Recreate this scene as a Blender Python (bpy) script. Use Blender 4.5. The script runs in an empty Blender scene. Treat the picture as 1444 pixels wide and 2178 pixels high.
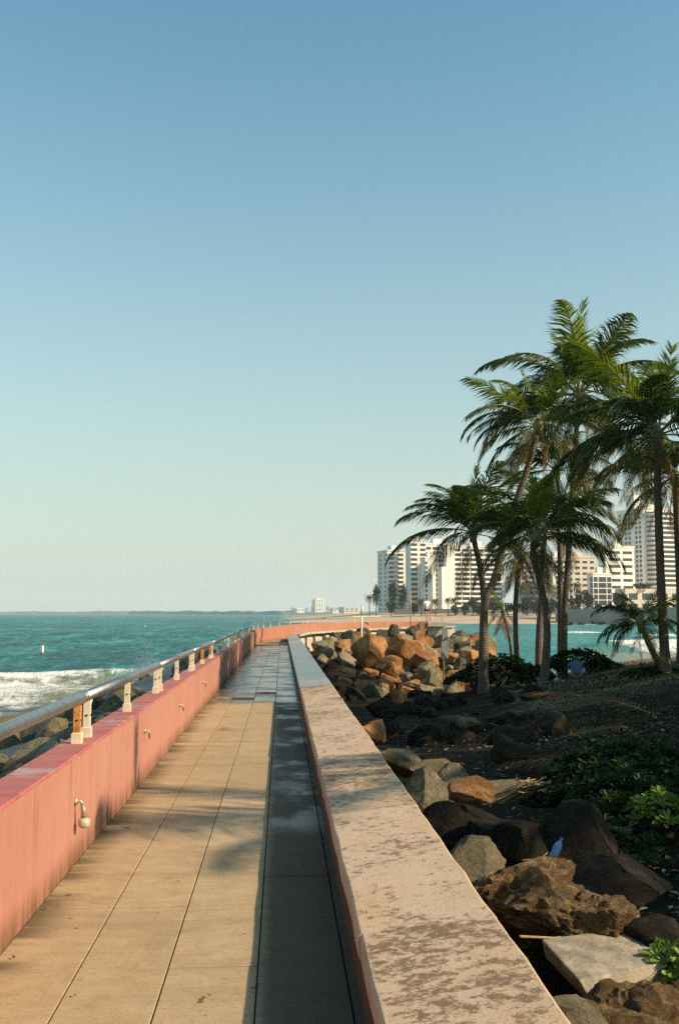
import bpy, bmesh, math, random
import numpy as np
from mathutils import Vector, Matrix, noise
R = math.radians
random.seed(7)
sc = bpy.context.scene
COL = sc.collection

# ------------------------------------------------------------------ camera
F = 2117.0                      # focal length in photograph pixels (35 mm lens on a 36 mm tall frame)
YAW, PITCH = -math.atan(122/F), math.atan(215/F)
cd = bpy.data.cameras.new('camera')
cd.sensor_fit = 'VERTICAL'; cd.sensor_height = 36; cd.sensor_width = 24; cd.lens = 35
cd.clip_start = 0.05; cd.clip_end = 60000
cam = bpy.data.objects.new('camera', cd); COL.objects.link(cam)
cam.location = (0, 0, 1.6); cam.rotation_euler = (R(90)+PITCH, 0, YAW)
sc.camera = cam
CM = cam.rotation_euler.to_matrix()

# ------------------------------------------------------------------ sky, sun, exposure
SUN_EL, SUN_BACK = R(30.5), R(22)           # elevation; degrees behind the walkway's right-hand normal
SUN = Vector((math.cos(SUN_EL)*math.cos(SUN_BACK), -math.cos(SUN_EL)*math.sin(SUN_BACK), math.sin(SUN_EL)))
w = bpy.data.worlds.new('World'); sc.world = w; w.use_nodes = True
wn = w.node_tree; bg = wn.nodes['Background']
sky = wn.nodes.new('ShaderNodeTexSky'); sky.sky_type = 'NISHITA'; sky.sun_disc = False
sky.sun_elevation = SUN_EL; sky.sun_rotation = R(90)+SUN_BACK
sky.air_density = 1.6; sky.dust_density = 0.8; sky.ozone_density = 3.0; sky.altitude = 0
tint = wn.nodes.new('ShaderNodeMix'); tint.data_type = 'RGBA'; tint.blend_type = 'MULTIPLY'
tint.inputs[0].default_value = 1; tint.inputs[7].default_value = (0.76, 1.09, 1.04, 1)
wn.links.new(sky.outputs[0], tint.inputs[6])
# pale marine haze thickening evenly towards the horizon, the same all the way round
tcw = wn.nodes.new('ShaderNodeTexCoord'); sep = wn.nodes.new('ShaderNodeSeparateXYZ'); wn.links.new(tcw.outputs['Generated'], sep.inputs[0])
mrw = wn.nodes.new('ShaderNodeMapRange'); mrw.inputs[1].default_value = 0; mrw.inputs[2].default_value = .6; mrw.inputs[3].default_value = 1; mrw.inputs[4].default_value = 0
wn.links.new(sep.outputs[2], mrw.inputs[0])
pw = wn.nodes.new('ShaderNodeMath'); pw.operation = 'POWER'; pw.inputs[1].default_value = 1.7; wn.links.new(mrw.outputs[0], pw.inputs[0])
ml = wn.nodes.new('ShaderNodeMath'); ml.operation = 'MULTIPLY'; ml.inputs[1].default_value = .9; wn.links.new(pw.outputs[0], ml.inputs[0])
hzm = wn.nodes.new('ShaderNodeMix'); hzm.data_type = 'RGBA'; hzm.inputs[7].default_value = (4.6, 4.85, 4.6, 1)
wn.links.new(ml.outputs[0], hzm.inputs[0]); wn.links.new(tint.outputs[2], hzm.inputs[6]); wn.links.new(hzm.outputs[2], bg.inputs[0])
bg.inputs[1].default_value = 0.112
sl = bpy.data.lights.new('sun', 'SUN'); sl.energy = 5.0; sl.angle = R(0.55); sl.color = (1.0, 0.80, 0.56)
so = bpy.data.objects.new('sun', sl); COL.objects.link(so)
so.rotation_euler = SUN.to_track_quat('Z', 'Y').to_euler(); so.location = (30, -12, 25)
vs = sc.view_settings; vs.view_transform = 'Standard'; vs.look = 'None'; vs.gamma = 1; vs.exposure = 0.38
vs.use_curve_mapping = False
sc.render.engine = 'CYCLES'
cy = sc.cycles
cy.max_bounces = 6; cy.diffuse_bounces = 3; cy.glossy_bounces = 3; cy.transmission_bounces = 4
cy.volume_bounces = 1; cy.transparent_max_bounces = 6
cy.use_denoising = False

# ------------------------------------------------------------------ helpers
def at(px, py, Y=None, z=None):
    d = CM @ Vector(((px-722)/F, (1089-py)/F, -1))
    t = Y/d.y if Y is not None else (z-1.6)/d.z
    return Vector((d.x*t, d.y*t, 1.6+d.z*t))
def sstep(a, b, x):
    t = np.clip((x-a)/(b-a), 0, 1); return t*t*(3-2*t)

class MB:
    def __init__(s): s.v = []; s.f = []; s.m = []; s.cur = 0
    def add(s, vs, fs):
        o = len(s.v); s.v += [tuple(v) for v in vs]
        for f in fs: s.f.append(tuple(i+o for i in f)); s.m.append(s.cur)
    def box(s, x0, x1, y0, y1, z0, z1, M=None, b=0.0):
        if b <= 0:
            vs = [(x, y, z) for z in (z0, z1) for y in (y0, y1) for x in (x0, x1)]
            fs = [(0, 2, 3, 1), (4, 5, 7, 6), (0, 1, 5, 4), (2, 6, 7, 3), (0, 4, 6, 2), (1, 3, 7, 5)]
        else:                                   # top edges chamfered
            vs = [(x, y, z0) for y in (y0, y1) for x in (x0, x1)] + [(x, y, z1-b) for y in (y0, y1) for x in (x0, x1)] \
               + [(x, y, z1) for y in (y0+b, y1-b) for x in (x0+b, x1-b)]
            fs = [(0, 2, 3, 1), (0, 1, 5, 4), (2, 6, 7, 3), (0, 4, 6, 2), (1, 3, 7, 5),
                  (4, 5, 9, 8), (6, 10, 11, 7), (4, 8, 10, 6), (5, 7, 11, 9), (8, 9, 11, 10)]
        if M is not None: vs = [M @ Vector(v) for v in vs]
        s.add(vs, fs)
    def tube(s, pts, rad, n=8, cap=True):
        pts = [Vector(p) for p in pts]; rad = rad if hasattr(rad, '__len__') else [rad]*len(pts)
        vs = []; fs = []; up = None
        for i, p in enumerate(pts):
            t = (pts[min(i+1, len(pts)-1)]-pts[max(i-1, 0)]).normalized()
            if up is None:
                up = Vector((0, 0, 1)) if abs(t.z) < .9 else Vector((1, 0, 0))
            a = t.cross(up).normalized(); up = a.cross(t).normalized()
            for k in range(n):
                q = 2*math.pi*k/n; vs.append(p+(a*math.cos(q)+up*math.sin(q))*rad[i])
        for i in range(len(pts)-1):
            for k in range(n):
                k2 = (k+1) % n; fs.append((i*n+k, i*n+k2, (i+1)*n+k2, (i+1)*n+k))
        if cap: fs.append(tuple(range(n))[::-1]); fs.append(tuple((len(pts)-1)*n+k for k in range(n)))
        s.add(vs, fs)
    def lathe(s, prof, n=12, M=None):
        vs = []; fs = []
        for (r, z) in prof:
            for k in range(n):
                q = 2*math.pi*k/n; v = Vector((r*math.cos(q), r*math.sin(q), z)); vs.append(M @ v if M is not None else v)
        for i in range(len(prof)-1):
            for k in range(n):
                k2 = (k+1) % n; fs.append((i*n+k, i*n+k2, (i+1)*n+k2, (i+1)*n+k))
        fs.append(tuple(range(n))[::-1]); fs.append(tuple((len(prof)-1)*n+k for k in range(n)))
        s.add(vs, fs)
    def mesh(s, name, mats, smooth=False):
        me = bpy.data.meshes.new(name); me.from_pydata(s.v, [], s.f)
        for m in (mats if isinstance(mats, (list, tuple)) else [mats]): me.materials.append(m)
        me.polygons.foreach_set('material_index', s.m)
        if smooth: me.polygons.foreach_set('use_smooth', [True]*len(s.f))
        me.update(); return me
    def build(s, name, mats, parent=None, smooth=False, loc=None, rz=0):
        return link(name, s.mesh(name, mats, smooth), parent, loc, rz)

def link(name, me, parent=None, loc=None, rz=0, scale=None):
    o = bpy.data.objects.new(name, me); COL.objects.link(o)
    if parent is not None: o.parent = parent
    if loc is not None: o.location = loc
    if rz: o.rotation_euler = (0, 0, rz)
    if scale is not None: o.scale = scale if hasattr(scale, '__len__') else (scale,)*3
    return o
def empty(name, loc=(0, 0, 0), rz=0): return link(name, None, None, loc, rz)
def tag(o, label=None, cat=None, group=None, kind=None):
    if label: o['label'] = label
    if cat: o['category'] = cat
    if group: o['group'] = group
    if kind: o['kind'] = kind
    return o
def np_mesh(name, V, Fq, mats, smooth=True):
    me = bpy.data.meshes.new(name); V = np.asarray(V, np.float32); Fq = np.asarray(Fq, np.int32)
    n = Fq.shape[1]
    me.vertices.add(len(V)); me.vertices.foreach_set('co', V.ravel())
    me.loops.add(Fq.size); me.loops.foreach_set('vertex_index', Fq.ravel())
    me.polygons.add(len(Fq)); me.polygons.foreach_set('loop_start', np.arange(0, Fq.size, n, dtype=np.int32))
    me.polygons.foreach_set('use_smooth', np.full(len(Fq), smooth))
    for m in (mats if isinstance(mats, (list, tuple)) else [mats]): me.materials.append(m)
    me.update(calc_edges=True); me.validate(); return me
def grid_faces(nu, nv):
    i = np.arange(nu-1)[:, None]*nv+np.arange(nv-1)[None]
    return np.stack([i, i+nv, i+nv+1, i+1], -1).reshape(-1, 4)
def sine_noise(X, Y, sc_, seed, n=9):
    r = np.random.RandomState(seed); o = np.zeros_like(X)
    for k in range(n):
        a = r.rand()*6.283; f = sc_*(0.6+1.1*r.rand()); o = o+np.sin((X*math.cos(a)+Y*math.sin(a))*f+r.rand()*6.283+1.3*np.sin(f*.6*(X*math.sin(a)-Y*math.cos(a))+r.rand()*6))
    return o/n*1.6

# ------------------------------------------------------------------ material helpers
class Mat:
    def __init__(s, name):
        s.m = bpy.data.materials.new(name); s.m.use_nodes = True; s.nt = s.m.node_tree
        s.b = s.nt.nodes['Principled BSDF']; s.out = s.nt.nodes['Material Output']
    def n(s, t, **k):
        q = s.nt.nodes.new(t)
        for a, v in k.items(): setattr(q, a, v)
        return q
    def l(s, a, b): s.nt.links.new(a, b)
    def pos(s, scale=(1, 1, 1), obj=False):
        src = s.n('ShaderNodeTexCoord').outputs['Object'] if obj else s.n('ShaderNodeNewGeometry').outputs['Position']
        mp = s.n('ShaderNodeMapping'); mp.inputs['Scale'].default_value = scale; s.l(src, mp.inputs[0]); return mp.outputs[0]
    def noise(s, vec, scale, detail=6, rough=.6, dist=0):
        q = s.n('ShaderNodeTexNoise'); q.inputs['Scale'].default_value = scale; q.inputs['Detail'].default_value = detail
        q.inputs['Roughness'].default_value = rough; q.inputs['Distortion'].default_value = dist
        s.l(vec, q.inputs['Vector']); return q.outputs['Fac']
    def ramp(s, fac, stops, interp='LINEAR'):
        q = s.n('ShaderNodeValToRGB'); q.color_ramp.interpolation = interp; e = q.color_ramp.elements
        for i, (p, c) in enumerate(stops):
            el = e[i] if i < 2 else e.new(p)
            el.position = p; el.color = (c, c, c, 1) if not hasattr(c, '__len__') else (*c, 1)
        s.l(fac, q.inputs[0]); return q.outputs[0]
    def mr(s, v, a, b, c=0., d=1.):
        q = s.n('ShaderNodeMapRange'); q.interpolation_type = 'SMOOTHSTEP'
        for i, x in zip((1, 2, 3, 4), (a, b, c, d)): q.inputs[i].default_value = x
        s.l(v, q.inputs[0]); return q.outputs[0]
    def math(s, op, a, b=None):
        q = s.n('ShaderNodeMath', operation=op)
        for i, x in enumerate((a, b)):
            if x is None: continue
            if isinstance(x, (int, float)): q.inputs[i].default_value = x
            else: s.l(x, q.inputs[i])
        return q.outputs[0]
    def mix(s, fac, a, b, mode='MIX'):
        q = s.n('ShaderNodeMix', data_type='RGBA', blend_type=mode)
        for i, x in ((0, fac), (6, a), (7, b)):
            if isinstance(x, (int, float)): q.inputs[i].default_value = x
            elif isinstance(x, tuple): q.inputs[i].default_value = (*x, 1)
            else: s.l(x, q.inputs[i])
        return q.outputs[2]
    def xyz(s):
        q = s.n('ShaderNodeSeparateXYZ'); s.l(s.n('ShaderNodeNewGeometry').outputs['Position'], q.inputs[0]); return q.outputs
    def bump(s, h, strength=.3, dist=.02):
        q = s.n('ShaderNodeBump'); q.inputs['Strength'].default_value = strength; q.inputs['Distance'].default_value = dist
        s.l(h, q.inputs['Height']); s.l(q.outputs[0], s.b.inputs['Normal'])
    def set(s, color=None, rough=None, **k):
        for nm, v in (('Base Color', color), ('Roughness', rough)):
            if v is None: continue
            if isinstance(v, (int, float)): s.b.inputs[nm].default_value = v
            elif isinstance(v, tuple): s.b.inputs[nm].default_value = (*v, 1)
            else: s.l(v, s.b.inputs[nm])
        for kk, v in k.items(): s.b.inputs[kk.replace('_', ' ')].default_value = v
        return s.m

def plain(name, c, rough=.6, var=.25, scale=6., obj=True, bump=.1, **k):
    q = Mat(name); p = q.pos(obj=obj); f = q.noise(p, scale)
    c0 = tuple(x*(1-var) for x in c); c1 = tuple(min(1, x*(1+var)) for x in c)
    col = q.ramp(f, [(.3, c0), (.7, c1)])
    if bump: q.bump(q.noise(p, scale*5), bump, .01)
    return q.set(col, rough, **k)

def leaf_mat(name, c0, c1, trans=.35, scale=1.5, rough=.45):
    q = Mat(name); f = q.noise(q.pos(), scale, 3); col = q.ramp(f, [(.3, c0), (.7, c1)])
    q.set(col, rough); q.b.inputs['Specular IOR Level'].default_value = .18
    t = q.n('ShaderNodeBsdfTranslucent'); q.l(q.mix(1., col, (1.5, 1.35, .5), 'MULTIPLY'), t.inputs[0])
    mx = q.n('ShaderNodeMixShader'); mx.inputs[0].default_value = trans
    q.l(q.b.outputs[0], mx.inputs[1]); q.l(t.outputs[0], mx.inputs[2]); q.l(mx.outputs[0], q.out.inputs[0]); return q.m

# pavement: brushed concrete planks, wet and puddled further along
def m_pave():
    q = Mat('brushed_concrete'); X, Y, Z = q.xyz()
    big = q.noise(q.pos(), .9, 7); mid = q.noise(q.pos((1, 1.6, 1)), 5.5, 7, .7); fine = q.noise(q.pos((1, 1.5, 1)), 42, 5, .7)
    brush = q.noise(q.pos((1.5, 34, 1)), 2.2, 5, .6); rows = q.noise(q.pos((.30, 2.6, 1)), 1.5, 5, .65)
    c = q.ramp(mid, [(.25, (.37, .26, .14)), (.5, (.46, .33, .18)), (.75, (.54, .40, .23))])
    c = q.mix(q.mr(brush, .52, .70, 0, .28), c, (.27, .19, .115))
    c = q.mix(q.mr(rows, .46, .66, 0, .42), c, (.30, .205, .125))
    c = q.mix(q.mr(big, .5, .72, 0, .30), c, (.52, .375, .26))
    c = q.mix(q.mr(fine, .53, .66, 0, .60), c, (.20, .14, .085))
    oi = q.n('ShaderNodeObjectInfo').outputs['Random']
    c = q.mix(q.mr(oi, .45, 1., 0, .25), c, (.31, .215, .12)); c = q.mix(q.mr(oi, .35, 0., 0, .35), c, (.52, .39, .24))
    stain = q.noise(q.pos((1, .8, 1)), 2.4, 8, .72, .8); c = q.mix(q.mr(stain, .54, .66, 0, .28), c, (.23, .155, .085))
    spots = q.noise(q.pos(), 7, 2)
    c = q.mix(q.mr(spots, .715, .735, 0, .8), c, (.09, .06, .04))
    edge = q.mr(X, -1.06, -1.31)                                  # dirt washed against the wall foot
    c = q.mix(q.math('MULTIPLY', q.math('MULTIPLY', edge, q.mr(rows, .36, .56)), .8), c, (.10, .065, .035))
    # wetness of the shaded stretch; gutter side damp, with wall shadow painted in
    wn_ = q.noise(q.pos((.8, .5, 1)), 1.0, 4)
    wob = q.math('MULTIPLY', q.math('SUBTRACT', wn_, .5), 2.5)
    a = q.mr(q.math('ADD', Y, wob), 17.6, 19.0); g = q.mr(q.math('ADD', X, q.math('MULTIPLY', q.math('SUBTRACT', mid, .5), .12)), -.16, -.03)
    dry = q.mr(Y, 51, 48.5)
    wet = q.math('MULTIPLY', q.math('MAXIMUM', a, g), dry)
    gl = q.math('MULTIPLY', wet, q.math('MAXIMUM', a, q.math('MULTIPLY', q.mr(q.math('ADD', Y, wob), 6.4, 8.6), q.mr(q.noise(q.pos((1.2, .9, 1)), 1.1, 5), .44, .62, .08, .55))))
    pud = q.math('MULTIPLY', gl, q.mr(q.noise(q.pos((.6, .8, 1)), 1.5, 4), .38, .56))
    c = q.mix(q.math('MULTIPLY', wet, .82), c, (.040, .036, .030))  # gutter side darkened in colour to deepen the low wall's shadow
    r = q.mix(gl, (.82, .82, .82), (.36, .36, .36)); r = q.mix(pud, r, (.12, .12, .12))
    q.bump(q.math('ADD', q.math('MULTIPLY', fine, .8), q.math('ADD', brush, mid)), .30, .006)
    m = q.set(c, r); q.l(q.mr(gl, 0, 1, .10, .38), q.b.inputs['Specular IOR Level'])
    return m
def m_joint(): return plain('joint_dirt', (.045, .035, .025), .95, obj=False)
def m_pink(name='salmon_paint', horizontal=False):
    q = Mat(name); X, Y, Z = q.xyz()
    st = q.noise(q.pos((5, 5, .35)), 2.2, 6, .6); st2 = q.noise(q.pos((16, 16, .5)), 1.5, 4); big = q.noise(q.pos(), .9, 5)
    c = q.ramp(big, [(.3, (.40, .178, .125)), (.7, (.455, .22, .16))])
    if horizontal:
        c = q.ramp(q.noise(q.pos((1.2, 4, 1)), 1.6, 6), [(.3, (.34, .085, .07)), (.55, (.44, .125, .10)), (.75, (.50, .20, .155))])
        q.bump(q.noise(q.pos(), 22, 4), .12, .01)
        return q.set(c, q.ramp(q.noise(q.pos(), 2.2, 4), [(.36, .25), (.46, .62)]))
    fade = q.noise(q.pos((1, 1, 1)), 2.6, 7, .7)
    c = q.mix(q.mr(fade, .5, .72, 0, .5), c, (.46, .235, .18))                       # sun-bleached, salt-hazed patches
    c = q.mix(q.mr(st, .50, .74, 0, .28), c, (.31, .095, .055))
    c = q.mix(q.mr(st2, .62, .76, 0, .28), c, (.25, .08, .045))
    drip = q.noise(q.pos((9, 9, .22)), 2.4, 5, .6)
    c = q.mix(q.math('MULTIPLY', q.mr(drip, .60, .68), q.mr(Z, .15, .68, .15, .45)), c, (.19, .085, .05))
    c = q.mix(q.math('MULTIPLY', q.mr(Z, .20, .0), q.mr(st, .32, .58, .25, .95)), c, (.17, .085, .04))
    far = q.mr(Y, 20, 52)
    c = q.mix(q.math('MULTIPLY', far, q.mr(st, .4, .6, .1, .6)), c, (.33, .12, .04))
    chips = q.noise(q.pos(), 7, 7, .7); c = q.mix(q.mr(chips, .665, .685, 0, .9), c, (.30, .20, .14))
    q.bump(q.math('ADD', q.noise(q.pos(), 30, 6, .7), q.math('MULTIPLY', fade, 1.5)), .35, .010)
    return q.set(c, .75, Specular_IOR_Level=.2)
def m_coping():
    q = Mat('weathered_coping'); X, Y, Z = q.xyz()
    A = q.noise(q.pos((1, 1.2, 1)), 19, 9, .74, .3); B = q.noise(q.pos((1, 1.2, 1)), 5.5, 7, .66, .4); fine = q.noise(q.pos(), 75, 6, .75); zone = q.noise(q.pos(), 1.3, 5, .6); tone = q.noise(q.pos((1, .6, 1)), 1.9, 6)
    c = q.ramp(tone, [(.3, (.58, .385, .225)), (.5, (.64, .45, .30)), (.7, (.62, .38, .20))])
    c = q.mix(q.mr(q.noise(q.pos(), 11, 5), .5, .7, 0, .5), c, (.60, .46, .32))
    oi = q.n('ShaderNodeObjectInfo').outputs['Random']; c = q.mix(q.mr(oi, .4, 1., 0, .5), c, (.48, .30, .15))
    dk = q.math('ADD', q.math('ADD', q.math('MULTIPLY', A, .56), q.math('MULTIPLY', B, .28)), q.math('MULTIPLY', fine, .16))
    dk = q.math('ADD', dk, q.math('MULTIPLY', q.math('SUBTRACT', zone, .5), .30))
    dk = q.math('ADD', dk, q.math('MULTIPLY', q.math('SUBTRACT', oi, .5), .05)); c = q.mix(q.mr(dk, .487, .565, 0, .88), c, (.165, .095, .042)); c = q.mix(q.mr(fine, .53, .66, 0, .38), c, (.26, .155, .075))
    ed = q.math('MAXIMUM', q.mr(X, .86, .885), q.mr(X, .352, .328)); c = q.mix(q.math('MULTIPLY', ed, q.mr(A, .4, .6, .15, .8)), c, (.50, .36, .23))
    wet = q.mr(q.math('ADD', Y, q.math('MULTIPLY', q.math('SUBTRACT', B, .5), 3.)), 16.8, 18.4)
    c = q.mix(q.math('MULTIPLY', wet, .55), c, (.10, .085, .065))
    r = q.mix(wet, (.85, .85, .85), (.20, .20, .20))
    q.bump(q.math('ADD', dk, q.math('MULTIPLY', fine, .4)), .55, .012)
    return q.set(c, r)
def m_fascia():
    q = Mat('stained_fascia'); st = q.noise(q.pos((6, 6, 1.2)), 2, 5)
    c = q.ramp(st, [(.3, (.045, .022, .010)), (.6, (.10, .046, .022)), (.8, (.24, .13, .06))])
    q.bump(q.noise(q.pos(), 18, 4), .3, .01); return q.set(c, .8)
def m_rock(name, c0, c1, c2, moss=None, sc_=1.0, rough=.85, spec=.12):
    q = Mat(name); p = q.pos(obj=True); oi = q.n('ShaderNodeObjectInfo')
    add = q.n('ShaderNodeVectorMath', operation='ADD'); q.l(p, add.inputs[0])
    cmb = q.n('ShaderNodeCombineXYZ')
    for i in range(3): q.l(q.math('MULTIPLY', oi.outputs['Random'], 37.+11*i), cmb.inputs[i])
    q.l(cmb.outputs[0], add.inputs[1]); v = add.outputs[0]
    a = q.noise(v, 1.4*sc_, 8, .65, .6); b = q.noise(v, 7*sc_, 8, .7); s_ = q.noise(v, 2.5*sc_, 4)
    c = q.ramp(a, [(.3, c0), (.5, c1), (.68, c2)])
    c = q.mix(q.mr(b, .5, .66, 0, .55), c, tuple(x*.35 for x in c0))
    c = q.mix(q.mr(oi.outputs['Random'], 0, 1, 0, .35), c, tuple(x*.6 for x in c1))
    if moss: c = q.mix(q.mr(s_, .52, .62, 0, .9), c, moss)
    q.bump(q.math('ADD', q.math('ADD', b, q.math('MULTIPLY', q.noise(v, 24*sc_, 5, .7), .5)), q.math('MULTIPLY', a, 1.5)), .85, .08)
    return q.set(c, rough, Specular_IOR_Level=spec)
def m_sand():
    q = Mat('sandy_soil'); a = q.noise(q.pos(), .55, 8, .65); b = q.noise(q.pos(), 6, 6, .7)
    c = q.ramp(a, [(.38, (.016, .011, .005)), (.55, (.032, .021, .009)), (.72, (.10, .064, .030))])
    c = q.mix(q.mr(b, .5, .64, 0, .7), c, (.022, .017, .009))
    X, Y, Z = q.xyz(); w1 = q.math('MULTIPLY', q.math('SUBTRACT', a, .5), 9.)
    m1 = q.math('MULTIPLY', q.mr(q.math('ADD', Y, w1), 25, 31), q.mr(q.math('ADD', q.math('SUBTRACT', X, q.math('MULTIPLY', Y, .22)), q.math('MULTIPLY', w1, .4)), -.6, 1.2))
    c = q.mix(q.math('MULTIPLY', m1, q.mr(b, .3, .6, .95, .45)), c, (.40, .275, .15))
    q.bump(b, .6, .06); return q.set(c, .95, Specular_IOR_Level=.08)
def m_water():
    q = Mat('sea_water'); X, Y, Z = q.xyz()
    at_ = q.n('ShaderNodeAttribute', attribute_name='foam').outputs['Fac']; sh = q.n('ShaderNodeAttribute', attribute_name='shallow').outputs['Fac']
    n1 = q.noise(q.pos((1.4, .35, 1)), .10, 8, .72, .5); n2 = q.noise(q.pos((1.2, .45, 1)), .5, 8, .75, .5)
    n3 = q.noise(q.pos((.8, .5, 1)), .022, 9, .75, .5)
    tx = q.math('ADD', q.math('MULTIPLY', n2, .45), q.math('ADD', q.math('MULTIPLY', n1, .35), q.math('MULTIPLY', n3, .20)))
    c = q.ramp(tx, [(.43, (.003, .050, .056)), (.50, (.007, .130, .124)), (.57, (.060, .33, .28))])
    lag = q.math('MULTIPLY', q.mr(X, 4, 22), q.mr(Y, 560, 420)); c = q.mix(q.math('MULTIPLY', lag, .45), c, (.09, .32, .30))
    c = q.mix(sh, c, (.36, .33, .23))
    fn = q.noise(q.pos((.8, 1, 1)), 1.15, 10, .72, .6); fn2 = q.noise(q.pos((.35, .9, 1)), .42, 7, .65)
    fm = q.math('ADD', q.math('MULTIPLY', fn, .6), q.math('MULTIPLY', fn2, .4))
    f = q.math('ADD', at_, q.math('MULTIPLY', q.math('SUBTRACT', fm, .5), 2.3))
    f = q.math('MULTIPLY', q.mr(f, .32, .72), q.mr(at_, .02, .12))
    c = q.mix(f, c, (.86, .83, .78))
    q.bump(q.math('ADD', q.noise(q.pos((1.2, .7, 1)), .9, 8, .7), q.math('MULTIPLY', tx, 3.)), .8, .5)
    m = q.set(c, q.mix(f, (.34, .34, .34), (.9, .9, .9)))
    q.b.inputs['IOR'].default_value = 1.33; q.b.inputs['Specular IOR Level'].default_value = .09
    return m

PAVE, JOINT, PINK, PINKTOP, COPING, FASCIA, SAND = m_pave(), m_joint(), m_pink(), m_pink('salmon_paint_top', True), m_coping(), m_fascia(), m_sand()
WATER = m_water()
def bed_z(x):
    d = -1.5-x; return -.62-.17*d-.10*np.clip(d-4, 0, 99)**1.6
R_OR = m_rock('orange_boulder', (.27, .105, .034), (.39, .19, .070), (.55, .36, .20))
R_DK = m_rock('dark_boulder', (.016, .013, .008), (.032, .025, .015), (.070, .052, .030))
R_TN = m_rock('tan_boulder', (.17, .14, .08), (.27, .22, .13), (.40, .33, .21))
R_DG = m_rock('olive_grey_boulder', (.060, .052, .036), (.115, .100, .068), (.20, .165, .11))
R_BR = m_rock('pitted_brown_rock', (.085, .05, .02), (.22, .135, .06), (.55, .37, .20), sc_=2.6)
R_WET = m_rock('wet_dark_boulder', (.028, .028, .024), (.06, .055, .045), (.11, .10, .075), (.075, .085, .015), rough=.4, spec=.3)
R_TW = m_rock('wet_tan_boulder', (.13, .10, .055), (.22, .17, .09), (.30, .24, .14), (.12, .12, .03), rough=.5, spec=.3)
CONC = plain('pale_concrete', (.42, .36, .27), .85, .3, 4, bump=.3)
CONC_L = plain('light_rubble_concrete', (.50, .43, .32), .9, .35, 7, bump=.5)
STEEL = plain('brushed_steel', (.40, .40, .38), .44, .18, 9, bump=.05, Metallic=1.0)
CREAM = plain('cream_painted_steel', (.74, .62, .43), .5, .15, 20)
RUST = plain('rusted_steel', (.55, .23, .055), .75, .45, 14, bump=.3)
DARKM = plain('dark_hole', (.01, .01, .01), .8, 0)
GALV = plain('weathered_fitting', (.40, .34, .27), .45, .35, 40, bump=.2, Metallic=.5)
WHITE = plain('white_paint', (.78, .75, .68), .55, .12, 8)
GREYP = plain('grey_sign_back', (.10, .12, .14), .6, .3, 5)
FR1 = leaf_mat('palm_leaf', (.016, .036, .004), (.060, .095, .010), .38)
FR2 = leaf_mat('young_palm_leaf', (.07, .12, .010), (.17, .215, .022), .5)
FR3 = leaf_mat('yellowing_palm_leaf', (.16, .15, .025), (.28, .20, .04), .35)
FR4 = leaf_mat('dead_palm_leaf', (.16, .085, .035), (.30, .17, .08), .2, rough=.7)
RACH = plain('palm_rachis', (.17, .17, .05), .5, .2, 5)
SHRUB = leaf_mat('shrub_leaf', (.009, .026, .005), (.028, .060, .010), .25, 4, .45)
SHRUB2 = leaf_mat('young_shrub_leaf', (.09, .17, .03), (.20, .30, .05), .35, 5, .35)
TREEL = leaf_mat('broad_tree_leaf', (.020, .045, .012), (.05, .09, .02), .15, 1.2, .4)
FARL = leaf_mat('far_tree_leaf', (.030, .050, .020), (.075, .10, .035), .2, .2, .6)
FARD = leaf_mat('dark_far_tree_leaf', (.018, .028, .016), (.035, .050, .024), .15, .2, .6)
def m_trunk(name, c0, c1):
    q = Mat(name); p = q.pos((1, 1, 1), True); wv = q.n('ShaderNodeTexWave', wave_type='BANDS', bands_direction='Z')
    wv.inputs['Scale'].default_value = 3.2; wv.inputs['Distortion'].default_value = 5; wv.inputs['Detail'].default_value = 3; q.l(p, wv.inputs[0])
    n_ = q.noise(q.pos((5, 5, 1.2), True), 2.5, 6)
    c = q.ramp(n_, [(.3, c0), (.7, c1)]); c = q.mix(q.mr(wv.outputs['Fac'], .55, .9, 0, .22), c, tuple(x*.45 for x in c0))
    q.bump(q.math('ADD', wv.outputs['Fac'], n_), .6, .03); return q.set(c, .9)
TRUNK = m_trunk('palm_bark', (.075, .055, .036), (.19, .14, .09)); BARK = m_trunk('tree_bark', (.07, .05, .035), (.14, .11, .08))
SKIN = plain('skin', (.50, .25, .16), .55, .06, 10, bump=0); HAIR = plain('black_hair', (.012, .009, .007), .5, .2, 20)
TSHIRT = plain('white_cotton', (.78, .76, .72), .9, .05, 8); SHORTS = plain('black_cotton', (.012, .012, .014), .9, .2, 8)
BLUESH = plain('blue_shirt', (.07, .16, .27), .9, .4, 30); STRIPE = plain('striped_cloth', (.3, .3, .32), .9, .6, 60)

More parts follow.
